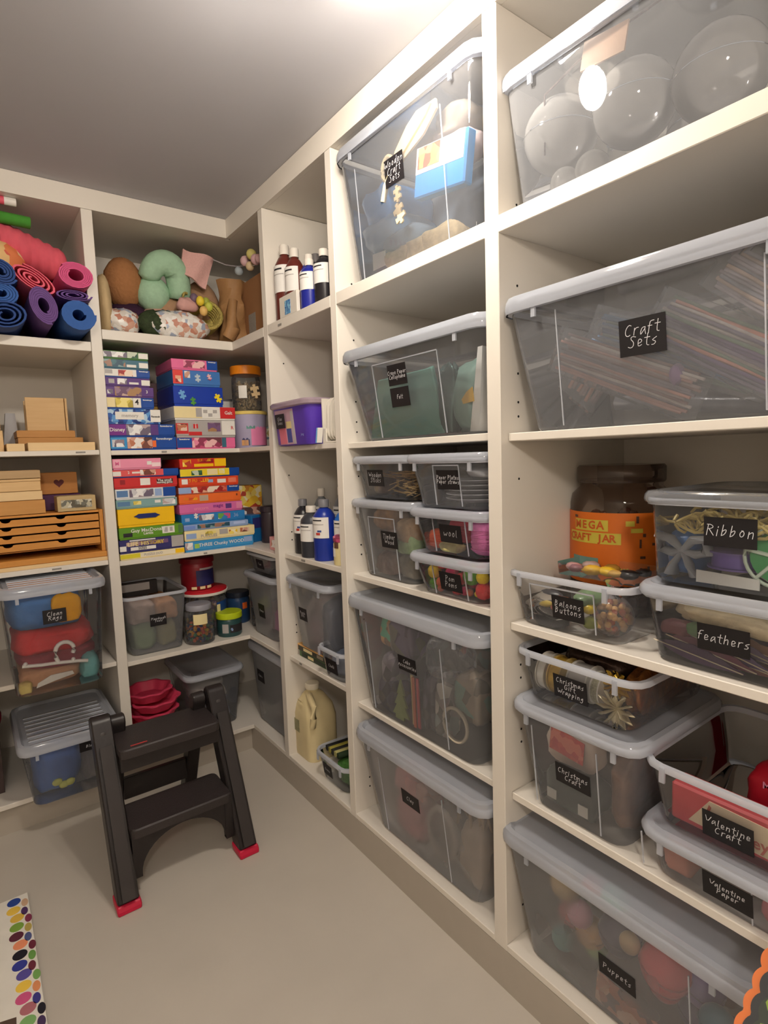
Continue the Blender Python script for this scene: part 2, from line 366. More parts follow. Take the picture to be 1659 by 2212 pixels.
# ------------------------------------------------------------------ plastic storage boxes
def tub(name, label, fr, wt, wb, d, h, lid=True, mat=None, tagtext=None, tagpos=(0, .5), tagsize=(.08, .05), rib=None, group=None, panel=None, ts=.022, lidmat=None, wt_off=0, ribs_on_lid=False, bodylabel=None, clips=True, rimmat=None, ff=.7):
    """fr: frame at the middle of the front of the base; the body flares from wb to wt; local y runs inwards"""
    mat = mat or PLAST; rimmat = rimmat or RIMM
    fl = (wt-wb)/2
    db = d-2*fl*ff
    t = thing(name, label, 'storage box', fr[:3], fr[3], group)
    lk = .62 if wt < .33 and not ribs_on_lid else 1.
    hb = h-.022*lk if lid else h
    cy = db/2
    g = G()
    secs = [rrect(wb-.012, db-.012, .03, 0, 0, cy), rrect(wb, db, .034, .006, 0, cy)]
    for k in (.35, .7, 1.):
        z = .006+(hb-.006-.012)*k
        secs.append(rrect(wb+(wt-wb)*k, db+(d-db)*k, .036, z, wt_off*k, cy))
    g.loft(secs, True, False, 0)
    # rim flange
    z = hb-.012
    g.loft([rrect(wt, d, .036, z, wt_off, cy), rrect(wt+.016, d+.016, .042, z, wt_off, cy), rrect(wt+.018, d+.018, .043, z+.006, wt_off, cy), rrect(wt+.014, d+.014, .042, hb, wt_off, cy), rrect(wt-.004, d-.004, .034, hb, wt_off, cy), rrect(wt-.006, d-.006, .034, z, wt_off, cy)], False, False, 1)
    if panel:  # raised edges of the recessed front panel
        for x in panel[:2]:
            zz0, zz1 = panel[2]*h, panel[3]*h
            y0 = -(d-db)/2*(zz0/hb)-.0015; y1 = -(d-db)/2*(zz1/hb)-.0015
            g.add([(x-.001, y0, zz0), (x+.001, y0, zz0), (x+.001, y1, zz1), (x-.001, y1, zz1), (x-.001, y0+.003, zz0), (x+.001, y0+.003, zz0), (x+.001, y1+.003, zz1), (x-.001, y1+.003, zz1)], [(0,1,2,3), (3,2,6,7), (0,3,7,4), (1,5,6,2)], 1)
        if len(panel) > 4:
            zz1 = panel[3]*h; y1 = -(d-db)/2*(zz1/hb)-.002
            g.box(panel[0], panel[1], y1, y1+.004, zz1-.0015, zz1+.0015, 1)
    g.obj('body', [mat, rimmat], t, 35)
    if clips:
        for x in (-.36, .36):
            yy = -(d-db)/2-.011
            G().box(wt_off+x*wt-.005, wt_off+x*wt+.005, yy+.001, yy+.006, hb-.032, hb-.003).obj('clip', LIDM, t)
    if lid:
        g = G()
        W2, D2 = wt+.024, d+.024
        g.loft([rrect(W2, D2, .045, hb-.013*lk, wt_off, cy), rrect(W2+.004, D2+.004, .046, hb-.004*lk, wt_off, cy), rrect(W2+.002, D2+.002, .046, hb+.010*lk, wt_off, cy), rrect(W2-.008, D2-.008, .042, hb+.020*lk, wt_off, cy), rrect(W2-.03, D2-.03, .036, hb+.022*lk, wt_off, cy), rrect(W2-.046, D2-.046, .03, hb+.012*lk, wt_off, cy)], False, True)
        if ribs_on_lid:
            for i in range(8):
                y = cy-D2/2+.035+i*.038
                g.tube([(wt_off-wt*.42, y, hb+.013), (wt_off+wt*.42, y, hb+.013)], .005, 8)
        g.obj('lid', lidmat or LIDM, t, 40)
    tags = tagtext if isinstance(tagtext, list) and tagtext and isinstance(tagtext[0], tuple) else ([(tagtext, tagpos, tagsize)] if tagtext else [])
    for tx, tp, tz in tags:
        z = tp[1]*h; y = -(d-db)/2*(z/hb)-.0012; sl = (d-db)/2/hb
        w2, h2 = tz[0]/2, tz[1]/2
        L = bpy.data.objects.new('chalk_label', G().box(-w2, w2, 0, .0008, -h2, h2).mesh('chalk_label', CHALK))
        S.collection.objects.link(L); L.parent = t; L.location = (tp[0], y-.001, z); L.rotation_euler = (math.atan(sl)*1.0, 0, 0)
        handwrite(L, tx, ts*.62, (0, -.0006, 0), CHALKW)
    return t
def side(fx, ya, yb, z): return (fx, (ya+yb)/2, z, RR)   # frame in the side unit between two Y values
def back(xa, xb, y, z): return ((xa+xb)/2, y, z, 0.)

Z1a, Z1b = ZA1, None
# third bay
F_balls = side(.03, -1.52, -2.045, ZA1)
tub('storage_box', 'wide lidded box of clear plastic balls on the topmost shelf of the nearer bay', F_balls, .60, .525, .40, .285, panel=None, ff=.15, mat=clear('top_box_plastic', haze=.15, edge=.4, gloss=.02))
F_craft = side(.03, -1.555, -2.05, 1.362)
tub('storage_box', 'wide lidded clear box labelled Craft Sets holding shiny striped packets', F_craft, .585, .495, .40, .284, mat=clear('craft_box_plastic', haze=.16, edge=.42, gloss=.04), tagtext='Craft\nSets', tagpos=(.010, .54), tagsize=(.085, .064), ts=.028, panel=(-.165, .20, .03, .83))
F_feath = side(.04, -1.825, -2.07, .927)
tub('storage_box', 'low lidded clear box labelled feathers underneath the ribbon box', F_feath, .285, .25, .36, .145, mat=PLASTC, tagtext='feathers', tagpos=(.0, .46), tagsize=(.082, .047), ts=.022)
F_ribb = side(.055, -1.808, -2.065, 1.073)
tub('storage_box', 'lidded clear box labelled Ribbon on top of the feathers box', F_ribb, .272, .257, .33, .168, mat=PLASTC, tagtext='Ribbon', tagpos=(.01, .60), tagsize=(.082, .05), ts=.026, clips=False, lidmat=PLASTM)
F_ballo = side(.045, -1.503, -1.755, .927)
tub('storage_box', 'open low clear box labelled Balloons Buttons in front of the orange craft jar', F_ballo, .295, .252, .34, .123, lid=False, mat=PLASTC, tagtext='Baloons\nButtons', tagpos=(.012, .47), tagsize=(.078, .052), ts=.019, panel=(-.085, .075, .12, .8, 1))
F_xmas = side(.035, -1.555, -1.768, .51)
tub('storage_box', 'tall lidded clear box labelled Christmas Craft with dim red and dark packets', F_xmas, .295, .225, .36, .245, mat=PLAST, tagtext='Christmas\nCraft', tagpos=(.002, .46), tagsize=(.085, .045), ts=.017, panel=(-.1, .062, .04, .8))
F_gift = side(.045, -1.525, -1.778, .757)
tub('storage_box', 'open clear box labelled Christmas Gift with gold ribbon, on the Christmas Craft box', F_gift, .295, .255, .34, .113, lid=False, mat=PLASTC, tagtext='Christmas\nGift\nWrapping', tagpos=(-.005, .47), tagsize=(.083, .052), ts=.016)
F_val2 = side(.035, -1.835, -2.075, .51)
tub('storage_box', 'low lidded clear box with an unreadable dark label, bottom of the Valentine stack', F_val2, .275, .24, .36, .10, mat=PLAST, tagtext='Valentine\nPaper', tagpos=(.012, .42), tagsize=(.08, .045), ts=.014, panel=(-.14, .05, .05, .75))
F_val = side(.045, -1.835, -2.07, .612)
tub('storage_box', 'open clear box labelled Valentine Craft with a red and cream pack', F_val, .275, .235, .36, .122, lid=False, mat=PLASTC, tagtext='Valentine\nCraft', tagpos=(.008, .36), tagsize=(.082, .05), ts=.018)
F_toys = side(.03, -1.53, -1.995, .125)
tub('storage_box', 'large lidded clear box of bright toys on the base board of the nearer bay', F_toys, .555, .465, .42, .31, mat=PLASTM, tagtext='Puppets', tagpos=(.01, .42), tagsize=(.08, .045), ts=.018, panel=(-.30, .155, .03, .8))
# second bay
F_wood = side(.03, -.905, -1.40, ZA1)
tub('storage_box', 'tall lidded clear box labelled Wooden Craft Sets on the top shelf', F_wood, .575, .495, .42, .392, mat=clear('upper_box_plastic', haze=.10, edge=.4, gloss=.03), tagtext='Wooden\nCraft\nSets', tagpos=(-.025, .62), tagsize=(.078, .068), ts=.024, panel=(-.2, .16, .03, .8))
F_crepe = side(.03, -.925, -1.395, 1.366)
tub('storage_box', 'lidded clear box of teal tissue paper with two stacked dark labels', F_crepe, .575, .47, .42, .272, mat=PLAST, tagtext=[('Crepe Paper\nCellophane', (-.036, .64), (.08, .056)), ('Felt', (-.036, .42), (.08, .052))], ts=.015, panel=(-.145, .13, .03, .78, 1))
F_timb = side(.05, -.87, -1.112, .944)
tub('storage_box', 'tall lidded clear box labelled Timber Wood under the wooden sticks box', F_timb, .305, .242, .36, .245, mat=PLAST, tagtext='Timber\nWood', tagpos=(.03, .52), tagsize=(.078, .05), ts=.02, panel=(-.07, .06, .03, .78, 1))
F_stick = side(.055, -.855, -1.108, 1.191)
tub('storage_box', 'low lidded clear box labelled Wooden Sticks on the taller box', F_stick, .295, .253, .34, .132, mat=PLASTC, tagtext='Wooden\nSticks', tagpos=(-.033, .48), tagsize=(.08, .05), ts=.02)
F_pom = side(.03, -1.17, -1.40, .944)
tub('storage_box', 'low lidded clear box labelled Pom Poms full of coloured pompoms', F_pom, .28, .23, .34, .112, mat=PLASTC, tagtext='Pom\nPoms', tagpos=(.015, .42), tagsize=(.08, .05), ts=.02, panel=(-.05, .07, .05, .8, 1))
F_wool = side(.035, -1.168, -1.40, 1.057)
tub('storage_box', 'low lidded clear box labelled wool between the pompom and paper plate boxes', F_wool, .28, .232, .34, .122, mat=PLASTC, tagtext='wool', tagpos=(.015, .48), tagsize=(.08, .048), ts=.026, panel=(-.05, .07, .05, .8, 1))
F_plate = side(.03, -1.165, -1.405, 1.181)
tub('storage_box', 'low lidded clear box labelled Paper Plates at the top of its stack', F_plate, .285, .24, .34, .142, mat=PLAST, tagtext='Paper Plates\nPaper straws', tagpos=(.013, .52), tagsize=(.08, .05), ts=.0145, panel=(-.04, .055, .05, .78, 1))
F_cake = side(.03, -.89, -1.372, .511)
tub('storage_box', 'large lidded clear box labelled Cake Accessories with packets and a white ring', F_cake, .575, .482, .42, .372, mat=PLAST, tagtext='Cake\nAccessories', tagpos=(-.008, .57), tagsize=(.08, .044), ts=.016, panel=(-.2, .14, .03, .8))
F_clay = side(.03, -.925, -1.375, .125)
tub('storage_box', 'large lidded clear box with pink tubs on the base board below Cake Accessories', F_clay, .56, .45, .42, .33, mat=PLASTM, tagtext='Clay', tagpos=(-.025, .57), tagsize=(.08, .045), ts=.018, panel=(-.17, .12, .03, .8))
# first bay
F_c1 = side(.045, -.395, -.625, .589)
tub('storage_box', 'tall lidded clear box standing on two game boxes', F_c1, .30, .23, .36, .28, mat=PLASTM, tagtext='Puzzle\nBits', tagpos=(-.045, .5), tagsize=(.06, .05), ts=.014)
F_c1s = side(.03, -.60, -.75, .537)
tub('storage_box', 'small open clear box with a dark label beside the game boxes', F_c1s, .175, .14, .28, .11, lid=False, mat=PLAST, tagtext='Chalk', tagpos=(.0, .45), tagsize=(.075, .05), ts=.016)
F_grass = side(.03, -.545, -.745, .125)
tub('storage_box', 'small open clear box of green grass and dark pegs beside the plastic jug', F_grass, .215, .18, .25, .105, lid=False, mat=PLASTC, tagtext='Grass', tagpos=(-.03, .45), tagsize=(.06, .045), ts=.014)
# corner bays
F_r1 = side(.05, .055, -.185, .545-.005)
tub('storage_box', 'lower of two lidded clear boxes in the corner return, pink packets inside', F_r1, .30, .24, .36, .285, mat=PLASTM, tagtext='Stamps', tagpos=(.0, .42), tagsize=(.06, .06), ts=.014, clips=False)
F_r2 = side(.055, .06, -.19, .827)
tub('storage_box', 'small open clear box on the lidded box in the corner return', F_r2, .29, .25, .34, .085, lid=False, mat=PLAST, tagtext='Foam', tagpos=(-.01, .46), tagsize=(.07, .042), ts=.014, clips=False)
F_r3 = side(.05, .06, -.285, .125)
tub('storage_box', 'large cloudy box with dark label on the corner base board', F_r3, .40, .345, .40, .375, mat=PLASTM, tagtext='Fabric', tagpos=(-.09, .6), tagsize=(.07, .055), ts=.014, clips=False)
F_cs = back(-.475, -.268, .055, ZD_)
tub('storage_box', 'tall open clear box of soft green packets beside the jars', F_cs, .25, .207, .36, .248, lid=False, mat=PLASTM, tagtext='Playdough\nTools', tagpos=(.002, .56), tagsize=(.065, .05), ts=.013, clips=False)
F_cb = back(-.235, -.035, .09, .125)
tub('storage_box', 'lidded clear box behind the pink flower dishes on the corner base board', F_cb, .25, .20, .34, .265, mat=PLAST, clips=False)
# end wall, first bay
F_dress = back(-.885, -.62, -.165, LD)
tub('storage_box', 'lidded clear box of bright dress-up clothes jutting from the end shelf', F_dress, .30, .265, .40, .375, mat=PLASTC, tagtext='Clean\nRags', tagpos=(-.005, .70), tagsize=(.07, .048), ts=.02, wt_off=0, ribs_on_lid=True)
F_blue = back(-.862, -.60, -.09, .125)
tub('storage_box', 'lidded clear box with blue and yellow contents on the base board behind the stool', F_blue, .31, .262, .42, .235, mat=PLAST, tagtext='Blocks', tagpos=(.06, .75), tagsize=(.08, .035), ts=.014, ribs_on_lid=True)

# ------------------------------------------------------------------ step stool (world coordinates, origin on the floor below it)
ST = (-.49, -.37, 0)
stool = thing('step_stool', 'black plastic folding two-step stool with red feet on the floor', 'stool', ST)
def yz_bar(x0, x1, p0, p1, w0, w1, n_round=0):
    """bar of width x0..x1 from p0=(y,z) to p1, thickness w0..w1 in the y-z plane; optionally rounded far end"""
    a, b = Vector((p0[0], p0[1])), Vector((p1[0], p1[1])); d = (b-a).normalized(); nrm = Vector((-d.y, d.x))
    pts = [a-nrm*w0/2, a+nrm*w0/2]
    if n_round:
        for i in range(n_round+1):
            an = PI*i/n_round
            pts.append(b+nrm*(w1/2)*math.cos(an)+d*(w1/2)*math.sin(an))
    else: pts += [b+nrm*w1/2, b-nrm*w1/2]
    n = len(pts); g = G()
    v = [(x0, p.x, p.y) for p in pts]+[(x1, p.x, p.y) for p in pts]
    return g.add(v, [tuple(range(n)), tuple(range(2*n-1, n-1, -1))]+[(i+n, (i+1) % n+n, (i+1) % n, i) for i in range(n)])
RED = M('stool_red', (196, 24, 62), .45, var=.05)
for sx in (-1, 1):
    xa, xb = (-.218, -.158) if sx < 0 else (.158, .218)
    l = yz_bar(xa, xb, (-.2315, .014), (-.012, .485), .064, .060, 8).obj('front_leg', BLACKP, stool, 50, .004)
    G().add(*[yz_bar(xa+.012, xb-.012, (-.237, .05), (-.05, .45), .006, .006).v, yz_bar(0, 1, (0, 0), (1, 1), 1, 1).f]).move((0, -.0305, -.012)).obj('leg_groove', M('stool_groove', (50, 45, 44), .5), l)
    g = G(); g.loft([[(xa-.003, -.270, 0), (xb+.003, -.270, 0), (xb+.003, -.205, 0), (xa-.003, -.205, 0)], [(xa-.004, -.268, .012), (xb+.004, -.268, .012), (xb+.004, -.196, .012), (xa-.004, -.196, .012)], [(xa-.003, -.262, .025), (xb+.003, -.262, .025), (xb+.003, -.190, .025), (xa-.003, -.190, .025)]])
    g.obj('foot', RED, stool, 0, .003, label='red rubber foot')
    xa2, xb2 = (-.158, -.112) if sx < 0 else (.112, .158)
    yz_bar(xa2, xb2, (.225, .0), (.012, .47), .05, .05, 8).obj('rear_leg', BLACKP, stool, 50, .004)
    k0 = G(); k0.lathe([(.012, 0), (.012, .006), (.007, .009)], 12); k0.rot(PI/2, 'X'); k0.move(((xa+xb)/2, -.046, .462)); k0.obj('pivot_bolt', M('bolt_dark', (70, 66, 66), .3), stool, 40)
    k1 = G(); k1.lathe([(.006, 0), (.006, .004), (.003, .006)], 10); k1.rot(PI/2, 'X'); k1.move(((xa+xb)/2, -.178, .215)); k1.obj('pivot_bolt', M('bolt_dark', (70, 66, 66), .3), stool, 40)
def tread(z, y0, y1, name):
    g = G(); g.loft([rrect(.318, y1-y0, .02, z-.03, 0, (y0+y1)/2), rrect(.320, y1-y0+.002, .02, z-.004, 0, (y0+y1)/2), rrect(.312, y1-y0-.006, .018, z, 0, (y0+y1)/2)])
    o = g.obj(name, M('stool_tread', (52, 46, 46), .42, bump=.3, scale=300), stool, 40)
    return o
t1 = tread(.436, -.145, .035, 'top_step')
t2 = tread(.212, -.215, -.05, 'lower_step')
G().box(-.125, -.075, -.128, -.122, .4365, .4372).obj('maker_strip', M('strip_red', (190, 60, 60), .5), t1)
n = 20; pts = [(-.158, .21), (-.158, .052), (-.134, .052)]
for i in range(n+1):
    a = PI*i/n; pts.append((-.134*math.cos(a), .06+.112*math.sin(a)))
pts += [(.134, .052), (.158, .052), (.158, .21)]
g = G(); ins = pts[2:-2]; m_ = len(ins)
v = [(x, y, z) for y in (-.205, -.187) for x, z in ins]+[(x, y, .21) for y in (-.205, -.187) for x, z in ins]
f = []
for i in range(m_-1):
    f += [(i, i+1, 2*m_+i+1, 2*m_+i), (m_+i+1, m_+i, 3*m_+i, 3*m_+i+1), (i+1, i, m_+i, m_+i+1), (2*m_+i, 2*m_+i+1, 3*m_+i+1, 3*m_+i)]
g.add(v, f); g.box(-.158, -.134, -.207, -.187, .052, .21); g.box(.134, .158, -.207, -.187, .052, .21)
o = g.obj('arched_apron', BLACKP, stool)
G().box(-.158, .158, -.13, -.112, .36, .41).obj('top_apron', BLACKP, stool)
G().box(-.112, .112, .125, .145, .125, .205).obj('rear_brace', BLACKP, stool, bevel=.003)
G().box(-.112, .112, .03, .05, .33, .41).obj('rear_brace', BLACKP, stool, bevel=.003)

# ------------------------------------------------------------------ cartons
def carton(name, label, cat, fr, w, d, h, col, prints=(), words=(), group=None, mat2=None, rough=.35, gap=.12, jz=0.):
    t = thing(name, label, cat, fr[:3], fr[3]+jz, group)
    G().box(-w/2+.0025, w/2-.0025, .0025, d-.0025, 0, h*.9).obj('base', mat2 or col, t)
    l = G().box(-w/2, w/2, 0, d, h*gap, h).obj('lid', col, t, bevel=.001)
    for k_, (u0, u1, v0, v1, m) in enumerate(prints):
        z0, z1 = h*gap+(h-h*gap)*v0, h*gap+(h-h*gap)*v1
        e = -.0005-.0001*k_
        G().box(-w/2+w*u0+.0004, -w/2+w*u1-.0004, e, 0, z0+.0004, z1-.0004).obj('print_panel', m, l)
    for (s, u, v, sz, m) in words:
        text(l, s, sz, (-w/2+w*u, -.0018, h*gap+(h-h*gap)*v), m, bold=.0003)
    return t
NAVY = C((24, 74, 158), .35); NAVD = C((28, 40, 110), .35); WHT = C((236, 234, 228), .45)
PUR = C((92, 58, 130), .4); REDB = C((206, 48, 50), .4); ORG = C((238, 112, 48), .4); PNK = C((240, 150, 180), .4); MAG = C((232, 110, 160), .4)
YEL = C((248, 196, 20), .4); GRN = C((96, 150, 40), .4); SKY = C((60, 150, 210), .4); TEAL = C((60, 110, 130), .4); CRM = C((240, 224, 170), .5); GREY = C((176, 172, 170), .4); LBL = C((150, 176, 220), .4); VIO = C((122, 46, 140), .4)
BRN = C((90, 60, 44), .5)
pA = picture('pic_warm', [(190, 120, 90), (230, 200, 180), (240, 235, 230), (120, 70, 60), (210, 160, 140), (90, 60, 60)])
pB = picture('pic_grey', [(210, 210, 215), (150, 130, 140), (240, 240, 240), (110, 100, 120), (190, 170, 170)])
pC = picture('pic_lilac', [(150, 120, 140), (200, 170, 160), (110, 80, 110), (170, 130, 90), (120, 90, 130)])
pD = picture('pic_green', [(60, 110, 70), (150, 190, 90), (40, 80, 70), (200, 210, 190), (90, 150, 70)])
pE = picture('pic_teal', [(60, 110, 120), (130, 160, 160), (40, 80, 100), (160, 120, 100), (90, 130, 150)])
pF = picture('pic_gold', [(220, 200, 90), (240, 225, 140), (180, 160, 60), (230, 230, 200)])
pG = picture('pic_camo', [(40, 90, 170), (90, 150, 210), (30, 60, 130), (180, 210, 235)], 60)
pH = picture('pic_pink', [(236, 140, 170), (200, 80, 120), (150, 60, 90), (240, 190, 190), (110, 60, 70)])
pI = picture('pic_red', [(200, 60, 50), (230, 170, 140), (160, 40, 40), (240, 220, 200), (210, 110, 90)])
pJ = picture('pic_multi', [(230, 90, 60), (240, 190, 60), (60, 130, 200), (240, 235, 225), (110, 170, 80), (200, 90, 150)])
pK = picture('pic_yellow', [(245, 200, 40), (230, 150, 30), (250, 225, 110), (190, 60, 40), (250, 240, 200)])
RV = 'Ravensburger'
G9 = 'jigsaw boxes on the end shelves'
def stack(name, cat, group, y, d, zb, items, cat_extra=None):
    z = zb
    for it in items:
        x0, x1, h, col, prints, words, label = it[:7]
        dz = 0 if len(it) < 8 else it[7]
        carton(name, label, cat, back(x0, x1, y+dz, z), x1-x0, d, h-.0012, col, prints, words, group, jz=random.uniform(-.01, .01))
        z += h
stack('puzzle_box', 'jigsaw box', 'jigsaw boxes in the tall stack by the post, shelf under the soft toys', .022, .24, ZB_, [
    (-.502, -.255, .052, NAVY, [(0, .24, 0, 1, SKY), (.02, .2, .15, .8, pB), (.24, .62, 0, 1, pA), (.62, .68, .1, .7, ORG)], [(RV, .81, .84, .0115, WHT)], 'blue jigsaw box with a tan animal picture, lowest in the stack by the post'),
    (-.505, -.258, .050, NAVY, [(0, .25, 0, 1, VIO), (.25, .62, 0, 1, pB), (.62, .74, 0, 1, PUR)], [('Disney', .12, .5, .020, WHT), (RV, .865, .84, .0088, WHT)], 'purple, grey and blue jigsaw box one up from the bottom by the post'),
    (-.506, -.310, .058, pG, [(.14, .68, .2, .8, WHT), (.80, 1, .02, 1, WHT)], [('memory', .41, .5, .018, GREY), ('Ravensb', .9, .45, .010, INK)], 'jigsaw box with blue and white patches and a white side panel'),
    (-.506, -.332, .044, NAVY, [(0, .18, 0, 1, CRM), (.18, .55, 0, 1, pF), (.55, .72, 0, 1, WHT)], [('4', .63, .55, .03, INK), (RV, .86, .8, .0062, WHT)], 'jigsaw box with a pale yellow picture and a number four'),
    (-.505, -.330, .042, PUR, [(.18, .74, 0, 1, pC), (.03, .15, .2, .7, pB)], [('3', .85, .5, .016, WHT)], 'purple jigsaw box with a brownish picture in the middle'),
    (-.504, -.342, .034, PUR, [(.07, .2, .2, .8, GREY), (.26, .48, .1, .9, pB), (.52, .74, .15, .45, WHT), (.80, 1., .05, .8, WHT)], [], 'plain purple jigsaw box with small pale badges and a barcode'),
    (-.506, -.340, .032, NAVY, [(0, .70, 0, 1, WHT), (.02, .18, .3, .9, GREY), (.30, .62, .05, .9, pI)], [(RV, .86, .8, .0062, WHT)], 'white and blue jigsaw box with a red picture piece'),
    (-.505, -.343, .036, TEAL, [(0, .48, .1, 1, pE), (.50, .72, .1, .45, WHT), (.78, .99, .08, .75, WHT)], [], 'teal jigsaw box second from the top of the stack by the post'),
    (-.504, -.341, .032, C((70, 120, 60), .4), [(0, .52, .1, .9, pB), (.52, .75, .1, 1, pD), (.77, .99, .1, .9, WHT)], [], 'green jigsaw box at the very top of the stack by the post'),
])
stack('puzzle_box', 'jigsaw box', 'jigsaw boxes in the stack beside the glass jar', .024, .24, ZB_, [
    (-.252, -.002, .048, MAG, [(0, .25, 0, 1, NAVY), (.25, .76, 0, 1, pH), (.76, .84, 0, 1, TEAL)], [(RV, .125, .85, .0078, WHT)], 'blue and pink jigsaw box at the bottom of the stack beside the jar'),
    (-.252, .002, .073, GREY, [(.0, .2, .1, .8, REDB), (.2, .42, .0, .25, REDB), (.02, .18, .3, .75, pA), (.52, .74, .25, .85, pC), (.76, .99, .02, .98, WHT), (.28, .36, .45, .75, REDB)], [('i', .32, .6, .03, WHT), ('R', .94, .5, .02, REDB)], 'grey and red jigsaw box with a round cookie badge'),
    (-.255, .005, .056, WHT, [(0, .44, .02, .98, CRM), (.34, .44, .1, .9, GREY), (.74, 1, 0, 1, REDB), (.46, .53, .45, .75, GREY), (.54, .61, .15, .45, GREY), (.62, .69, .45, .75, GREY)], [('Galt', .88, .5, .02, WHT)], 'cream, white and red jigsaw box with grey flower shapes'),
    (-.253, -.046, .082, C((22, 60, 170), .35), [], [], 'dark blue jigsaw box with light blue and yellow puzzle pieces', ),
    (-.251, -.054, .065, C((66, 120, 190), .35), [(0, .21, 0, 1, C((226, 70, 64), .4)), (.05, .17, .1, .6, pI), (.24, .36, .45, .95, pA)], [], 'blue jigsaw box with a red end and a grey puzzle piece'),
    (-.253, -.063, .044, MAG, [(.76, 1., 0, 1, NAVY), (.25, .72, .1, .9, pH)], [(RV, .88, .85, .006, WHT)], 'pink jigsaw box with a blue end on top of its stack'),
])
# puzzle-piece emblems on the blue lids
def piece_outline(s, n=7):
    p = []
    def side(ax, sgn):
        return [(-1, 0), (-.32, 0), (-.22, .12*sgn), (-.38, .34*sgn), (-.2, .55*sgn), (.2, .55*sgn), (.38, .34*sgn), (.22, .12*sgn), (.32, 0)]
    for k, sg in enumerate((1, -1, 1, -1)):
        for (u, v) in side(0, sg):
            a = -k*PI/2
            x, y = u, 1+v
            p.append((s*(x*math.cos(a)-y*math.sin(a)), s*(x*math.sin(a)+y*math.cos(a))))
    return p
def piece(parent, name, s, x, y, z, m, rot=.3, th=.0012):
    pts = piece_outline(s); c, sn = math.cos(rot), math.sin(rot)
    pts = [(px*c-pz*sn, px*sn+pz*c) for px, pz in pts]
    g = G().prism(pts, -th, 0)
    o = g.obj(name, m, parent); o.location = (x, y, z); return o
pb = [o for o in bpy.data.objects if o.get('category') == 'jigsaw box']
for o in pb:
    if o['label'].startswith('dark blue'):
        piece(o, 'puzzle_emblem', .013, -.068, -.0004, .046, C((110, 170, 225), .4)); piece(o, 'puzzle_emblem', .013, .082, -.0004, .036, C((250, 220, 30), .4), .5); piece(o, 'puzzle_emblem', .011, -.025, -.0004, .0205, C((80, 150, 60), .4), .1)
    if o['label'].startswith('blue jigsaw box with a red'):
        piece(o, 'puzzle_emblem', .011, .003, -.0006, .034, C((190, 205, 215), .4), .1); piece(o, 'puzzle_emblem', .009, .052, -.0006, .04, pH, .3)
# darker stack behind
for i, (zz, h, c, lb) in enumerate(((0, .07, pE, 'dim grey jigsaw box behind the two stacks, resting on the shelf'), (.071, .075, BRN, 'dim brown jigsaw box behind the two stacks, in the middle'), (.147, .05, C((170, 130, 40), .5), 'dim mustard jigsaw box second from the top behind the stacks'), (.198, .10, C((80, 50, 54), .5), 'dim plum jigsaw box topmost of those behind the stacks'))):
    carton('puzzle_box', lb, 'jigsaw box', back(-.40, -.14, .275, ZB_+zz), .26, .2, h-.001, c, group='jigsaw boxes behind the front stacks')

stack('puzzle_box', 'jigsaw box', 'jigsaw boxes in the tall stack by the post, shelf above the open box', .022, .25, ZCc, [
    (-.500, -.251, .026, CRM, [(0, .3, .1, .9, C((222, 210, 50), .4)), (.3, .85, .1, .9, C((236, 226, 200), .5)), (.85, 1, .1, .9, YEL)], [('PUZZLE DUO', .5, .5, .012, GREY)], 'thin cream and yellow jigsaw box at the bottom by the post'),
    (-.500, -.252, .054, C((52, 50, 110), .4), [(.0, .1, .05, .5, WHT), (.16, .55, .05, .35, WHT), (.1, .75, .45, .8, pC), (.8, 1, 0, 1, GREY), (.15, .55, .85, .97, WHT)], [('LIFE', .2, .6, .024, CRM), ('HISTORY', .5, .6, .022, pF), ('SIZES', .34, .2, .014, INK)], 'dark violet jigsaw box with pale writing, second from the bottom'),
    (-.498, -.251, .048, GRN, [(.06, .2, .1, .5, INK), (.66, .86, .15, .85, WHT), (.69, .75, .25, .75, GREY), (.78, .83, .3, .75, GREY), (.92, 1, .05, .9, C((80, 120, 70), .5))], [('Guy MacDonald', .44, .66, .020, WHT), ('Lantis', .44, .35, .016, WHT)], 'green jigsaw box with a small white picture frame'),
    (-.498, -.281, .074, YEL, [], [], 'plain yellow jigsaw case with a dark blue carrying handle'),
    (-.500, -.268, .036, C((130, 170, 170), .4), [(.02, .22, .2, .8, C((90, 130, 170), .4)), (.27, .4, .3, .8, pF), (.62, .72, .4, .8, WHT), (.75, .97, .1, .9, pB)], [], 'pale teal jigsaw box with a white barcode end'),
    (-.500, -.271, .043, C((226, 230, 232), .4), [(.02, .2, .15, .85, C((90, 130, 180), .4)), (.22, .62, .08, .92, pB), (.64, .76, .1, .9, LBL), (.78, 1, 0, 1, NAVY)], [], 'white, grey and blue jigsaw box in the middle of its stack'),
    (-.502, -.262, .044, REDB, [(.09, .17, .3, .8, C((150, 30, 40), .4)), (.4, .56, .15, .9, WHT), (.66, .93, .2, .75, C((70, 40, 30), .5))], [('The small', .79, .58, .014, WHT), ('learning game', .79, .36, .011, WHT)], 'red jigsaw box with a brown sign and a white cloud'),
    (-.504, -.254, .031, NAVY, [(0, .76, 0, 1, C((224, 90, 92), .4)), (.0, .12, .1, .8, WHT), (.28, .4, .4, .7, WHT), (.4, .64, .1, .95, pA)], [('2', .23, .55, .014, WHT)], 'salmon red jigsaw box with a blue end'),
    (-.502, -.321, .043, PNK, [(.02, .16, .1, .9, C((244, 180, 200), .4)), (.7, .8, .3, .7, WHT), (.8, .99, .1, .55, C((248, 220, 224), .4))], [('M', .09, .5, .02, MAG)], 'pale pink jigsaw box at the very top by the post'),
])
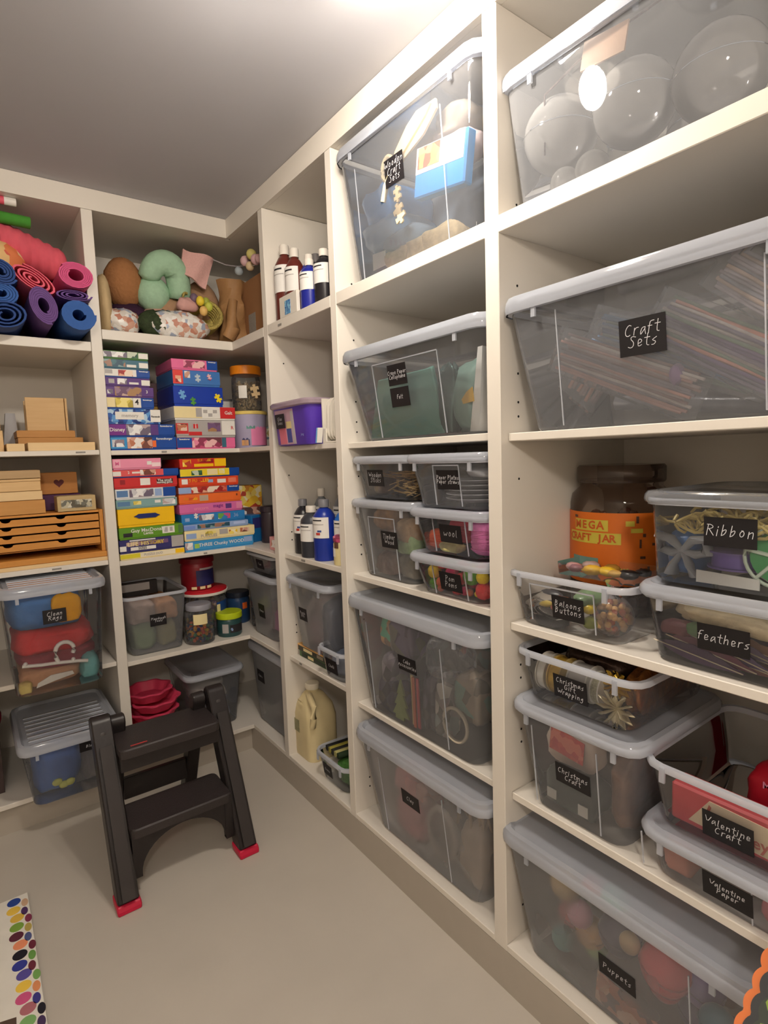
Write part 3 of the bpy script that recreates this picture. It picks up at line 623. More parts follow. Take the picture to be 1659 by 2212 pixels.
for o in bpy.data.objects:
    if o.get('category') == 'jigsaw box' and o['label'].startswith('plain yellow'):
        pts = [(-.05, 0), (-.04, .004), (-.032, .009), (.032, .009), (.04, .004), (.05, 0), (.04, -.004), (.032, -.009), (-.032, -.009), (-.04, -.004)]
        h_ = G().prism(pts, -.004, 0).obj('handle', C((24, 40, 110), .5), o); h_.location = (0, -.0004, .042)
stack('puzzle_box', 'jigsaw box', 'jigsaw boxes in the stack beside the dark container', .022, .25, ZCc, [
    (-.248, .056, .0455, SKY, [(.0, .11, .1, .9, pB), (.13, .2, .2, .7, C((160, 200, 90), .4)), (.85, .98, .3, .9, LBL)], [('THREE Chunky WOOD', .52, .5, .02, WHT)], 'bright blue jigsaw box lowest in the stack beside the dark container'),
    (-.247, .064, .045, CRM, [(.02, .16, .1, .7, LBL), (.28, .43, .3, .8, pF), (.48, .6, .3, .9, GREY), (.62, .74, .2, .7, pK), (.78, .92, .3, .8, pA)], [('PUZZLES', .33, .3, .018, GREY)], 'long cream jigsaw box with small faded pictures'),
    (-.248, .036, .026, LBL, [(.0, .17, .1, .8, C((120, 150, 220), .4)), (.2, .7, .1, .9, pE), (.76, .95, .3, .8, C((180, 200, 240), .4))], [], 'thin pale blue jigsaw box lying on the long cream one'),
    (-.255, .022, .044, C((44, 128, 196), .4), [(.26, .5, .2, .85, pB), (.56, .76, .2, .85, pJ), (.05, .12, .2, .6, LBL)], [('36', .85, .5, .022, LBL)], 'mid blue jigsaw box with a white puzzle piece'),
    (-.261, .013, .042, C((216, 110, 170), .4), [(.72, .82, .2, .8, PUR), (.9, 1, .1, .9, C((230, 140, 180), .4))], [('unicorn', .33, .45, .02, PNK), ('magic', .6, .62, .02, VIO)], 'mauve pink jigsaw box in the middle of the stack'),
    (-.260, .008, .041, ORG, [(.32, .46, .15, .85, C((190, 170, 150), .5))], [('Animals', .18, .5, .018, pK), ('8', .93, .65, .012, INK)], 'plain orange jigsaw box with a beige badge'),
    (-.260, .003, .030, C((200, 110, 90), .4), [(0, .2, 0, 1, LBL), (.2, .78, 0, 1, pI), (.79, 1, 0, 1, NAVY)], [(RV, .9, .8, .007, WHT)], 'jigsaw box with a rusty picture, grey end and blue end'),
    (-.255, .001, .040, C((222, 74, 40), .4), [(.04, .14, .2, .85, WHT), (.47, .56, .3, .7, LBL), (.63, .78, .2, .7, WHT), (.82, .96, .2, .8, C((236, 130, 100), .4))], [('3 PUZZLES', .32, .6, .018, pK)], 'orange red jigsaw box with a round white badge'),
    (-.249, .009, .036, NAVY, [(0, .82, 0, 1, C((240, 214, 50), .4)), (.18, .36, .1, .8, pD), (.44, .62, .1, .9, CRM), (.64, .74, .2, .9, pF)], [], 'yellow jigsaw box with a blue end and a cartoon face'),
    (-.248, -.050, .043, C((212, 50, 36), .4), [(.06, .24, .1, .9, pK), (.3, .72, .05, .4, YEL), (.74, 1, .05, .95, YEL), (.42, .72, .5, .9, C((150, 20, 30), .4))], [('SURPRISE', .52, .78, .014, pK)], 'red and yellow jigsaw box at the very top of its stack'),
])
for o in bpy.data.objects:
    if o.get('category') == 'jigsaw box' and o['label'].startswith('mid blue'):
        piece(o, 'puzzle_emblem', .008, -.078, -.0004, .034, WHT, .1)
# things at the back of that shelf
carton('game_box', 'yellow picture game box standing deep in the corner behind the jigsaws', 'game box', (.10, .16, ZCc, -.25), .13, .10, .26, pK, [(.1, .9, .4, .6, pA), (.15, .6, .02, .25, WHT)], [], gap=.02)
carton('game_box', 'grey topped game box deep in the corner beside the yellow one', 'game box', (.02, .285, ZCc, 0), .12, .1, .285, C((120, 124, 130), .4), [(.1, .9, .05, .5, YEL), (.1, .9, .6, .9, pB)], [], gap=.02)
carton('game_box', 'blue wedge of a game box lying beside the dark container', 'game box', (.105, .085, ZCc, .4), .07, .09, .125, C((30, 120, 190), .4), [(.1, .9, .5, .9, C((60, 60, 130), .4))], [], gap=.02)
g = G(); g.lathe([(.040, 0), (.042, .01), (.042, .13), (.040, .14), (.044, .142), (.044, .165), (.04, .168)], 20)
single(g, 'canister', 'dark smoky plastic canister in the corner beside the jigsaws', 'canister', M('smoky_plastic', (58, 48, 56), .3), (.145, .03, ZCc), smooth=40)
carton('game_box', 'pink game box lower one of two in the corner return', 'game box', side(.045, -.17, -.29, ZCc), .12, .2, .055, C((226, 160, 160), .4), [(.1, .9, .2, .8, pA)], [], gap=.02)
carton('game_box', 'dusky pink game box on the lower pink one in the corner return', 'game box', side(.07, -.17, -.29, ZCc+.056), .12, .2, .125, C((190, 100, 110), .4), [(.1, .9, .2, .8, pH)], [], gap=.02)

# ------------------------------------------------------------------ jars on the jigsaw shelf
def jar(name, label, loc, r, h, lidc, lid_h=.02, lid_r=None, neck=.93, mat=None, group=None, cat='jar', lid_label=None):
    t = thing(name, label, cat, loc, 0, group)
    G().lathe([(r*.93, 0), (r, .008), (r, h*.82), (r*.98, h*.88), (r*neck, h*.94), (r*neck, h)], 26).obj('body', mat or GLASS, t, 50)
    lr = lid_r or r*1.02
    G().lathe([(lr, h-.004), (lr*1.01, h), (lr, h+lid_h-.003), (lr*.95, h+lid_h)], 26).obj('lid', lidc, t, 40, label=lid_label)
    return t
def band(parent, r, z0, z1, a0, a1, mat, name='paper_label', n=10):
    g = G(); v = []; f = []
    for i in range(n+1):
        a = a0+(a1-a0)*i/n
        for rr in (r+.0004, r+.0012):
            v += [(rr*math.cos(a), rr*math.sin(a), z0), (rr*math.cos(a), rr*math.sin(a), z1)]
    for i in range(n):
        k = 4*i; f += [(k+2, k+6, k+7, k+3), (k+1, k+3, k+7, k+5), (k+4, k+6, k+2, k)]
    return g.add(v, f).obj(name, mat, parent, 40)
bucket = thing('craft_bucket', 'pastel rainbow bucket with a pale yellow lid under the puzzle jar', 'bucket', (.095, .09, ZB_))
G().lathe([(.068, 0), (.071, .004), (.079, .150)], 28).obj('body', M('bucket_pastel', (176, 170, 200), .4), bucket, 40)
band(bucket, .0745, .012, .095, -PI*.60, -PI*.16, C((238, 140, 186), .4), 'pink_cloud_print'); band(bucket, .0745, .085, .115, -PI*.68, -PI*.52, C((90, 150, 140), .4), 'green_spot_print')
band(bucket, .0716, .012, .05, -PI*.78, -PI*.63, C((60, 64, 110), .4), 'rainbow_print'); band(bucket, .0716, .012, .036, -PI*.79, -PI*.66, C((240, 180, 110), .4), 'rainbow_print')
G().lathe([(.081, .149), (.083, .152), (.083, .161), (.079, .164)], 28).obj('lid', C((240, 214, 120), .4), bucket, 40, label='pale yellow lid')
bead = C((206, 190, 168), .5)
pj = jar('puzzle_jar', 'tall clear jar of wooden puzzle pieces with an orange lid', (.095, .10, ZB_+.166), .064, .165, C((236, 140, 30), .4), .034, .068, lid_label='orange screw lid')
band(pj, .0645, .055, .11, -PI*.80, -PI*.62, WHT)
WOODP = C((224, 196, 150), .6)
o = piece(pj, 'wooden_emblem', .020, .012, -.0665, .085, WOODP, .2, .003)
g = G(); rr = random.Random(3)
for i in range(130):
    a, r_, z = rr.uniform(0, 2*PI), .056*math.sqrt(rr.random()), rr.uniform(.008, .13)
    k0 = len(g.v); g.prism(piece_outline(.008), -.0012, .0012); g.rot(rr.uniform(0, 6), 'Y', k0=k0); g.rot(rr.uniform(-1, 1), 'X', k0=k0); g.rot(a, 'Z', k0=k0); g.move((r_*math.cos(a), r_*math.sin(a), z), k0)
single(g, 'wooden_puzzle_pieces', 'heap of small wooden puzzle pieces filling the orange-lidded jar', 'puzzle pieces', M('pale_ply', (196, 172, 136), .6, var=.3, scale=60), (.095, .10, ZB_+.168), kind='stuff')
carton('game_box', 'blue white game box glimpsed behind the pastel bucket', 'game box', (.19, .09, ZB_, -.5), .10, .1, .10, pE, [(.1, .9, .5, .9, pF), (.1, .9, .05, .4, WHT)], [], gap=.02)
carton('game_box', 'white dark game box deep behind the puzzle jar', 'game box', (.06, .27, ZB_, 0), .12, .1, .24, C((110, 108, 112), .5), [(.1, .9, .6, .95, WHT), (.1, .9, .05, .5, INK)], [], gap=.02)
# shelf below: big sweet jar, bead jar, lime jar
bj = jar('big_tub', 'large clear tub with a red and white lid behind the bead jar', (-.125, .20, ZD_), .098, .19, C((200, 30, 44), .4), .018, .104, lid_label='red lid')
G().lathe([(.106, .186), (.108, .19), (.108, .197), (.104, .198)], 26).obj('lid_rim', C((238, 232, 224), .4), bj, 40, label='white rim')
band(bj, .098, .03, .15, -PI*.42, -PI*.12, C((30, 70, 140), .4)); band(bj, .0986, .10, .14, -PI*.42, -PI*.36, CRM, 'print')
g = G()
for k in range(60):
    a, r_, z = rr.uniform(0, 2*PI), .082*math.sqrt(rr.random()), rr.uniform(.012, .15); g.ball((r_*math.cos(a), r_*math.sin(a), z), .013, 6, jit=.2)
single(g, 'mixed_buttons', 'dim mixed buttons inside the large tub', 'buttons', pC, (-.125, .20, ZD_), kind='stuff')
rj = jar('red_tub', 'dim red tub standing on the lid of the large tub', (-.145, .21, ZD_+.209), .072, .125, C((120, 16, 30), .4), .02, .076, mat=M('red_tub_wall', (140, 22, 36), .4))
band(rj, .072, .02, .09, -PI*.62, -PI*.2, C((40, 40, 90), .4)); band(rj, .0726, .092, .10, -PI*.55, -PI*.2, GREY, 'print')
for i, aa in enumerate((-.72, -.56, -.42)): band(rj, .0728, .006, .018, PI*aa, PI*(aa+.1), CRM, 'print')
bjar = jar('bead_jar', 'clear jar half full of bright beads with a cream label', (-.193, .075, ZD_), .062, .15, M('clear_cap', (150, 150, 160), .3), .02, .054, neck=.8)
band(bjar, .062, .09, .135, -PI*.72, -PI*.42, CRM)
BEADC = [(224, 150, 40), (200, 70, 50), (40, 60, 130), (60, 130, 90), (230, 190, 60), (70, 70, 110), (210, 100, 60)]
for ci, c in enumerate(BEADC):
    g = G()
    for k in range(26):
        a, r_, z = rr.uniform(0, 2*PI), .054*math.sqrt(rr.random()), rr.uniform(.010, .082)
        g.ball((r_*math.cos(a), r_*math.sin(a), z), .0085, 6, jit=.15)
    single(g, 'beads', ['amber', 'brick red', 'navy', 'green', 'yellow', 'slate', 'rust'][ci]+' beads among the mixed beads in the clear jar', 'beads', C(c, .4), (-.193, .075, ZD_), kind='stuff')
lj = jar('lime_lid_jar', 'squat dark teal jar with a bright lime lid', (-.055, .085, ZD_), .055, .085, C((190, 210, 30), .4), .022, .058, mat=M('teal_jar_wall', (44, 78, 80), .3), lid_label='bright lime lid')
band(lj, .055, .02, .055, -PI*.60, -PI*.2, INK); band(lj, .055, .02, .06, -PI*.80, -PI*.64, GREY); piece(lj, 'print', .005, -.010, -.0565, .036, LBL, .4)
jar('blue_jar', 'dim blue jar with an orange patch deep in the corner', (.06, .26, ZD_), .055, .13, C((30, 36, 50), .4), .02, mat=M('blue_jar_wall', (40, 70, 110), .35))
band(bpy.data.objects['blue_jar'], .055, .07, .1, -PI*.5, -PI*.35, ORG, 'print')
o = jar('amber_jar', 'jar of brown shells tucked against the corner box', (.115, .13, ZD_), .04, .16, C((70, 56, 46), .4), .015, mat=GLASS)
g = G()
for k in range(50):
    a, r_, z = rr.uniform(0, 2*PI), .033*math.sqrt(rr.random()), rr.uniform(.008, .14); g.ball((r_*math.cos(a), r_*math.sin(a), z), .009, 6, jit=.3)
single(g, 'brown_shells', 'brown shells filling the jar against the corner box', 'shells', picture('pic_amber', [(120, 84, 40), (160, 120, 60), (80, 56, 36), (190, 160, 100)], 70), (.115, .13, ZD_), kind='stuff')

# ------------------------------------------------------------------ corner top bay: soft toys, basket, bags
def blob(name, label, cat, loc, r, sq, col, jit=.03, n=22, group=None, rot=None, bump=.6, seed=1):
    g = G().ball((0, 0, 0), r, n, sq, jit, rnd=random.Random(seed))
    o = single(g, name, label, cat, col, loc, smooth=180, group=group)
    if rot: o.rotation_euler = rot
    return o
def cloth(nm, c, bump=.8, sc=40): return M(nm, c, .9, spec=.1, var=.1, scale=sc, bump=bump)
def lump(name, label, cat, loc, sx, sy, sz, mat, seed=1, amp=.18, n=20, group=None, rz=0, rx=0, flatbase=True, ry=0, sq=1.):
    """a sagging soft form: ellipsoid with low-frequency folds, flattened where it rests"""
    rn = random.Random(seed); ph = [(rn.uniform(0, 6), rn.randint(2, 5), rn.uniform(1, 4)) for _ in range(4)]
    g = G(); m = n//2+2; secs = []
    def P(th, a):
        k = 1+amp*sum(math.sin(f*a+q+p*th) for q, f, p in ph)/4
        if sq < 1: k += .035*math.sin(9*a+ph[0][0]+5*th)*math.sin(7*th+ph[1][0]+2*a)+.02*math.sin(5*a-11*th+ph[2][0])
        pw = lambda t: math.copysign(abs(t)**sq, t)
        x, y, z = sx*pw(math.sin(th))*pw(math.cos(a))*k, sy*pw(math.sin(th))*pw(math.sin(a))*k, -sz*pw(math.cos(th))*(1+amp*.4*math.sin(3*a+th*4))
        if flatbase: z = max(z, -sz*.82)
        return (x, y, z+sz*(.82 if flatbase else 1))
    for j in range(1, m): secs.append([P(PI*j/m, 2*PI*i/n) for i in range(n)])
    g.loft(secs, True, True)
    o = single(g, name, label, cat, mat, loc, rz=rz, smooth=180, group=group)
    o.rotation_euler = (rx, ry, rz); return o
blob('fluffy_ball', 'round brown fluffy soft toy behind the rolled mats', 'soft toy', (-.372, .20, 2.06), .082, (.92, .9, 1.25), cloth('brown_fluff', (168, 118, 78), 1., 90), .04, 26)
lump('dark_cloth', 'dark purple cloth under the brown fluffy toy', 'cloth', (-.36, .22, ZA1), .10, .10, .09, cloth('plum_cloth', (62, 40, 60)), 3)
# mint plush: a curled arm and body in one figure
MINT = cloth('mint_plush', (168, 204, 174), .6, 60)
pl = thing('mint_plush', 'pale mint plush with a curled arm beside the pink cloth', 'soft toy', (-.225, .15, ZA1))
G().tube([(.060*math.cos(t)*(1.05 if t < 1.5 else 1), -.03*math.sin(t), .245+.075*math.sin(t)-(.07*(.6-t) if t < .6 else 0)) for t in [-.1+3.2*k/18 for k in range(19)]], [.046+.008*math.sin(PI*k/18)-.006*k/18 for k in range(18)]+[.022], 20).obj('arm', MINT, pl, 180)
G().ball((-.04, .02, .20), .07, 18, (1, .8, 1.05)).obj('body', MINT, pl, 180)
G().ball((.03, .03, .14), .065, 16, (1, .8, .9)).obj('tan_paw', cloth('tan_plush', (176, 140, 110)), pl, 180, label='tan paw')
G().ball((-.02, .03, .075), .085, 16, (1.1, .8, .9)).obj('pink_foot', cloth('rose_plush', (196, 156, 140)), pl, 180, label='dusty pink lower part')
# pink cloth hanging: a folded napkin with thickness
pk = thing('pink_cloth', 'pale pink folded cloth propped above the egg basket', 'cloth', (-.09, .085, 0))
v = []; nx, nz = 8, 8
cs = [(-.065, 2.205), (.068, 2.19), (.022, 2.055), (-.075, 2.11)]
g = G()
for face in (0, 1):
    for j in range(nz+1):
        for i in range(nx+1):
            u, w = i/nx, j/nz
            x = (1-w)*((1-u)*cs[0][0]+u*cs[1][0])+w*((1-u)*cs[3][0]+u*cs[2][0]); z = (1-w)*((1-u)*cs[0][1]+u*cs[1][1])+w*((1-u)*cs[3][1]+u*cs[2][1])
            g.v.append((x, .012*math.sin(u*7+w*2)+face*.01, z))
N1 = (nx+1)*(nz+1)
for j in range(nz):
    for i in range(nx):
        a = j*(nx+1)+i; g.f.append((a, a+nx+1, a+nx+2, a+1)); g.mi.append(0); a += N1; g.f.append((a, a+1, a+nx+2, a+nx+1)); g.mi.append(0)
for i in range(nx):
    g.f += [(i, i+1, i+1+N1, i+N1), (nz*(nx+1)+i+N1, nz*(nx+1)+i+1+N1, nz*(nx+1)+i+1, nz*(nx+1)+i)]; g.mi += [0, 0]
for j in range(nz):
    a, b = j*(nx+1), (j+1)*(nx+1); g.f += [(b, a, a+N1, b+N1), (a+nx, b+nx, b+nx+N1, a+nx+N1)]; g.mi += [0, 0]
g.obj('fabric', cloth('pink_linen', (222, 176, 170), .3, 200), pk, 60)
lump('brown_bear', 'dim tan soft toy holding up the pink cloth', 'soft toy', (-.05, .21, ZA1), .09, .08, .16, cloth('tan_plush', (176, 140, 110)), 5, .1)
lump('green_garland', 'dark green leafy garland heap under the mint plush', 'garland', (-.27, .07, ZA1), .085, .05, .06, M('garland_green', (48, 62, 34), .8, var=.5, scale=80, bump=1.), 8, .35)
FLOR = picture('pic_floral', [(220, 214, 206), (190, 130, 110), (226, 222, 216), (160, 170, 190), (206, 160, 140), (236, 234, 230)], 55)
lump('floral_bag', 'small white and rust floral cloth bag at the front by the post', 'bag', (-.415, .075, ZA1), .07, .055, .055, FLOR, 11, .25)
lump('floral_bag', 'larger floral cloth bag lying at the front of the shelf', 'bag', (-.205, .06, ZA1), .125, .055, .062, FLOR, 12, .25)
lump('tan_bag', 'cream cloth bag squashed against the post and the rolled mats', 'bag', (-.475, .10, ZA1), .028, .08, .125, cloth('cream_bag', (196, 172, 132), .4), 13, .1)
bk = thing('egg_basket', 'tipped straw basket with pastel eggs', 'basket', (-.085, .06, 1.945))
STRAW = M('straw', (190, 172, 96), .8, var=.5, scale=120, bump=1.)
g = G()
for k in range(6):
    rr_ = .066-.003*k; y = .006+.012*k
    g.tube([(rr_*math.cos(2*PI*i/24), y, rr_*math.sin(2*PI*i/24)) for i in range(25)], .0085, 6, caps=False)
g.obj('woven_side', STRAW, bk, 60)
k0 = G(); k0.lathe([(.056, 0), (.056, .006)], 20); k0.rot(PI/2, 'X'); k0.move((0, .08, 0)); k0.obj('bottom', STRAW, bk, 40)
G().tube([(-.066+.0*i, .01, .0) if i == 0 else (-.066-.02*math.sin(PI*i/10), -.01*math.sin(PI*i/10), .09*math.sin(PI*i/20)+.0) for i in range(11)], .006, 6).obj('handle', STRAW, bk, 60)
bk.rotation_euler = (-.35, 0, -.15)
for (x, z, y, c, lb) in ((-.118, 1.985, .035, (230, 204, 60), 'yellow egg in the straw basket'), (-.085, 1.965, .03, (190, 196, 80), 'lime green egg in the straw basket'), (-.108, 1.945, .03, (226, 184, 110), 'peach egg in the straw basket'), (-.085, 1.99, .06, (170, 180, 70), 'olive egg at the back of the straw basket'), (-.135, 2.0, .06, (110, 90, 110), 'mauve grey egg in the straw basket')):
    single(G().ball((0, 0, 0), .017, 12, (1, 1, 1.2)), 'toy_egg', lb, 'toy egg', C(c, .5), (x, y-.01, z), smooth=180, group='eggs in the straw basket')
lump('pink_rag', 'pale pink rag trailing into the straw basket', 'cloth', (-.165, .06, 1.945), .045, .03, .03, cloth('rag_pink', (206, 160, 154), .6), 15, .3)
# boot and carton by the corner
bt = thing('paper_sack', 'brown crumpled paper sack standing in the corner', 'bag', (.045, .09, ZA1))
BRP = M('kraft_paper', (160, 120, 78), .6, var=.2, scale=20, bump=1.2)
g = G(); rn = random.Random(4)
secs = []
for k in range(9):
    z = .27*k/8; s = 1+.12*math.sin(k*1.7)
    secs.append([(.055*s*math.cos(a)+.006*rn.uniform(-1, 1), .06*s*math.sin(a)+.006*rn.uniform(-1, 1), z+.008*rn.uniform(-1, 1)*(k > 0)) for a in [2*PI*i/16 for i in range(16)]])
g.loft(secs, True, True); g.obj('sack', BRP, bt, 35)
G().tube([(-.05, -.06, .02), (-.03, -.075, .06), (-.035, -.07, .12), (-.02, -.066, .18)], [.028, .03, .022, .02], 10).obj('fold', BRP, bt, 40)
cb = carton('cardboard_box', 'brown cardboard carton with a white address sticker in the corner return', 'cardboard box', side(.085, .10, -.165, ZA1), .255, .30, .265, M('cardboard', (150, 108, 72), .7, var=.12, scale=10), [(.34, .62, .12, .46, M('sticker_print', (150, 146, 140)))], [], gap=.0)
gl = thing('egg_garland', 'string of pale pastel eggs hung across the corner opening', 'garland', (0, 0, 0))
pth = [(-.03, .09, 2.185), (.02, .07, 2.165), (.05, .02, 2.150), (.06, -.05, 2.135), (.065, -.12, 2.118), (.065, -.20, 2.12), (.06, -.30, 2.17)]
G().tube(pth, .0022, 5).obj('cord', M('garland_cord', (170, 164, 170), .6), gl, 60)
for (p, c, s) in (((.055, .015, 2.130), (160, 170, 176), .019), ((.06, -.045, 2.155), (206, 168, 170), .022), ((.062, -.105, 2.165), (196, 184, 110), .022), ((.06, -.09, 2.122), (200, 176, 140), .019), ((.064, -.14, 2.135), (200, 160, 164), .022), ((.064, -.17, 2.13), (190, 150, 150), .018)):
    G().ball(p, s, 12, (1, .85, 1)).obj('egg', C(c, .5), gl, 180)

# ------------------------------------------------------------------ end wall, first bay: rolled foam mats and other rolls
def roll(label, x, z, a, b, tilt, col, y0=-.08, y1=.42, turns=4, th=.0075, core=.32, flap=0, grp='foam mats rolled up on the end shelf'):
    """a rolled mat: spiral section with real thickness, squashed to an ellipse"""
    n = turns*18; outer, inner = [], []
    for i in range(n+1):
        t = i/n; r = core+(1-core)*t; an = 2*PI*turns*t+flap
        dr = th/max(a, b)
        outer.append((r*math.cos(an), r*math.sin(an))); inner.append(((r-dr*.92)*math.cos(an), (r-dr*.92)*math.sin(an)))
    c, s = math.cos(tilt), math.sin(tilt)
    def T(p): x_, z_ = p[0]*a, p[1]*b; return (x_*c-z_*s, x_*s+z_*c)
    o = [T(p) for p in outer]; q = [T(p) for p in inner]
    g = G(); v = []
    for i in range(n+1):
        v += [(o[i][0], y0, o[i][1]), (q[i][0], y0, q[i][1]), (o[i][0], y1, o[i][1]), (q[i][0], y1, q[i][1])]
    f = []
    for i in range(n):
        k = 4*i; f += [(k, k+1, k+5, k+4), (k, k+4, k+6, k+2), (k+1, k+3, k+7, k+5), (k+2, k+6, k+7, k+3)]
    e = 4*n; f += [(0, 2, 3, 1), (e, e+1, e+3, e+2)]
    g.add(v, f)
    return single(g, 'foam_mat_roll', label, 'rolled mat', col, (x, 0, z), smooth=40, group=grp)
FB = M('foam_blue', (44, 88, 158), .75, var=.06, scale=80, bump=.2); FB2 = M('foam_navy', (34, 66, 128), .75, var=.06, scale=80, bump=.2)
FP = M('foam_purple', (98, 66, 128), .75, var=.06, scale=80, bump=.2); FM = M('foam_magenta', (214, 84, 134), .75, var=.06, scale=80, bump=.2); FC = M('foam_coral', (228, 96, 118), .75, var=.06, scale=80, bump=.2)
roll('magenta rolled foam mat at the top of the heap by the post', -.592, 1.985, .058, .045, -.06, FM, -.08, turns=5, core=.5, flap=2.4)
roll('coral pink rolled foam mat squeezed in at a slant', -.722, 1.955, .078, .034, -.55, FC, -.075, turns=4, core=.15, flap=2.2)
roll('purple rolled foam mat standing oval under the coral one', -.697, 1.868, .066, .042, -1.25, FP, -.09, turns=5, core=.42)
roll('violet foam mat rolled flat between magenta and blue', -.600, 1.922, .062, .020, .02, M('foam_violet', (104, 72, 140), .75, var=.06, scale=80, bump=.2), -.06, turns=3, core=.3)
roll('mid blue rolled foam mat with a round hole beside the post', -.595, 1.846, .057, .053, -.2, FB, -.10, turns=5, core=.42, flap=.3)
roll('dark blue rolled foam mat at the top of the blue column', -.812, 1.965, .052, .042, -.5, FB2, -.08, turns=4, core=.3)
roll('dark blue rolled foam mat in the middle of the blue column', -.818, 1.893, .052, .038, .0, FB, -.08, turns=4, core=.35, flap=1)
roll('loosely rolled blue foam mat at the bottom of the blue column', -.810, 1.822, .066, .046, .2, FB2, -.09, turns=3, core=.3, flap=2)
# ribbed pink roll, green tube, candy roll, orange bag
g = G(); pts = [(.0, .0, 0), (.10, .02, -.035), (.20, .03, -.075)]
prof = []
N = 30; secs = []
for i in range(N+1):
    t = i/N; r = .062*(1+.05*math.sin(t*2*PI*7))*(.8 if i in (0, N) else 1)
    c0 = Vector((-.10+.21*t, 0, .035-.08*t))
    secs.append([tuple(c0+Vector((.25*r*math.sin(a)*.0, r*math.cos(a), r*math.sin(a)))) for a in [2*PI*k/18 for k in range(18)]])
g.loft(secs, True, True)
single(g, 'ribbed_lantern', 'pink ribbed paper roll lying above the coral mat', 'paper lantern', M('pink_crepe', (226, 96, 112), .8, var=.1, scale=30), (-.700, .13, 2.105), smooth=40)
g = G().tube([(-1.0, .06, 2.192), (-.70, .07, 2.187)], .024, 12, flat=.8)
single(g, 'green_tube', 'green fabric tube lying across the top of the rolls', 'fabric tube', cloth('green_felt', (78, 150, 60), .3), smooth=40)
g = G(); 
for i in range(8): g.tube([(-1.02+.035*i, .04, 2.236), (-.985+.035*i, .04, 2.236)], .0135, 12, mi=i % 2)
single(g, 'candy_roll', 'pink and white wrapped roll under the fascia', 'paper roll', [C((226, 90, 110), .5), WHT], smooth=40)
lump('orange_cloth', 'orange and cream cloth bundle beside the ribbed pink roll', 'cloth', (-.82, .12, 1.998), .10, .08, .07, picture('pic_orange', [(226, 130, 80), (230, 190, 130), (214, 100, 80), (236, 210, 160)], 14, .8), 21, .15)
lump('blue_grey_cloth', 'small pale blue grey cloth peeping out above the coral mat', 'cloth', (-.745, .08, 1.985), .035, .03, .028, cloth('bluegrey', (150, 170, 190)), 22, .2)
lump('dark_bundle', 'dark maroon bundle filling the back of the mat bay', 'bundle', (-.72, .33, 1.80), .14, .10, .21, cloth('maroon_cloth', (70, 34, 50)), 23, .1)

# ------------------------------------------------------------------ end wall, first bay: wooden boxes
W1 = wood('pale_beech', (226, 192, 140), (206, 166, 112)); W2 = wood('honey_ply', (206, 152, 84), (184, 128, 62)); W3 = wood('golden_pine', (214, 150, 70), (190, 124, 48)); W4 = wood('cream_wood', (234, 206, 158), (220, 186, 134))
def wbox(name, label, fr, w, d, h, mat, open_top=False, wall=.008, group=None, cat='wooden box', lidline=False):
    t = thing(name, label, cat, fr[:3], fr[3], group)
    if open_top:
        G().box(-w/2, w/2, 0, wall, 0, h).obj('front_wall', mat, t, bevel=.001); G().box(-w/2, w/2, d-wall, d, 0, h).obj('back_wall', mat, t, bevel=.001)
        G().box(-w/2, -w/2+wall, wall, d-wall, 0, h).obj('side_wall', mat, t); G().box(w/2-wall, w/2, wall, d-wall, 0, h).obj('side_wall', mat, t)
        G().box(-w/2+wall, w/2-wall, wall, d-wall, 0, .005).obj('bottom', mat, t)
    elif lidline:
        G().box(-w/2, w/2, 0, d, 0, h*.78).obj('box', mat, t, bevel=.001); G().box(-w/2-.001, w/2+.001, -.001, d+.001, h*.80, h).obj('lid', mat, t, bevel=.001)
    else: G().box(-w/2, w/2, 0, d, 0, h).obj('box', mat, t, bevel=.001); G().box(-w/2+.006, w/2-.006, .006, d-.006, h, h+.001).obj('sliding_lid', mat, t)
    return t
wbox('wooden_tray', 'cream wooden tray at the front of the shelf of plain wood boxes', back(-.773, -.557, .02, LB), .216, .18, .030, W4, True)
wbox('wooden_tray', 'small cream wooden end of a tray beside the longer cream tray', back(-.836, -.783, .02, LB), .053, .16, .027, W4, True)
wbox('wooden_box', 'honey coloured wooden box with a small catch, behind the cream tray', back(-.788, -.566, .21, LB), .222, .20, .056, W2)
wbox('wooden_box', 'dark honey wooden box lying on the box with the catch', back(-.79, -.592, .215, LB+.0575), .198, .16, .026, W2)
# upright open box
ub = thing('wooden_box', 'tall pale wooden box standing on edge on the honey boxes', 'wooden box', (-.682, .24, LB+.085))
G().box(-.07, .062, 0, .012, 0, .128).obj('front_panel', W1, ub, bevel=.001); G().box(.064, .072, -.004, .08, 0, .128).obj('side_panel', W1, ub, bevel=.001); G().box(-.07, .064, .07, .08, 0, .12).obj('back_panel', W1, ub)
wbox('wooden_box', 'pale lidded wooden box lowest at the frame edge on the plain wood shelf', back(-1.04, -.842, .06, LB), .198, .18, .075, W1)
wbox('wooden_box', 'pale wooden box with a dark red block on it, at the frame edge', back(-1.04, -.847, .06, LB+.077), .193, .18, .074, W4)
carton('red_block', 'dark red block on the pale wooden box at the frame edge', 'block', back(-1.0, -.852, .07, LB+.153), .148, .1, .07, C((110, 24, 30), .5), gap=0)
single(G().prism([(-.03, 0), (.03, 0), (.02, .16), (-.012, .16)], 0, .05), 'white_board', 'dim white board leaning behind the trays', 'board', C((196, 196, 200), .6), (-.80, .36, LB))
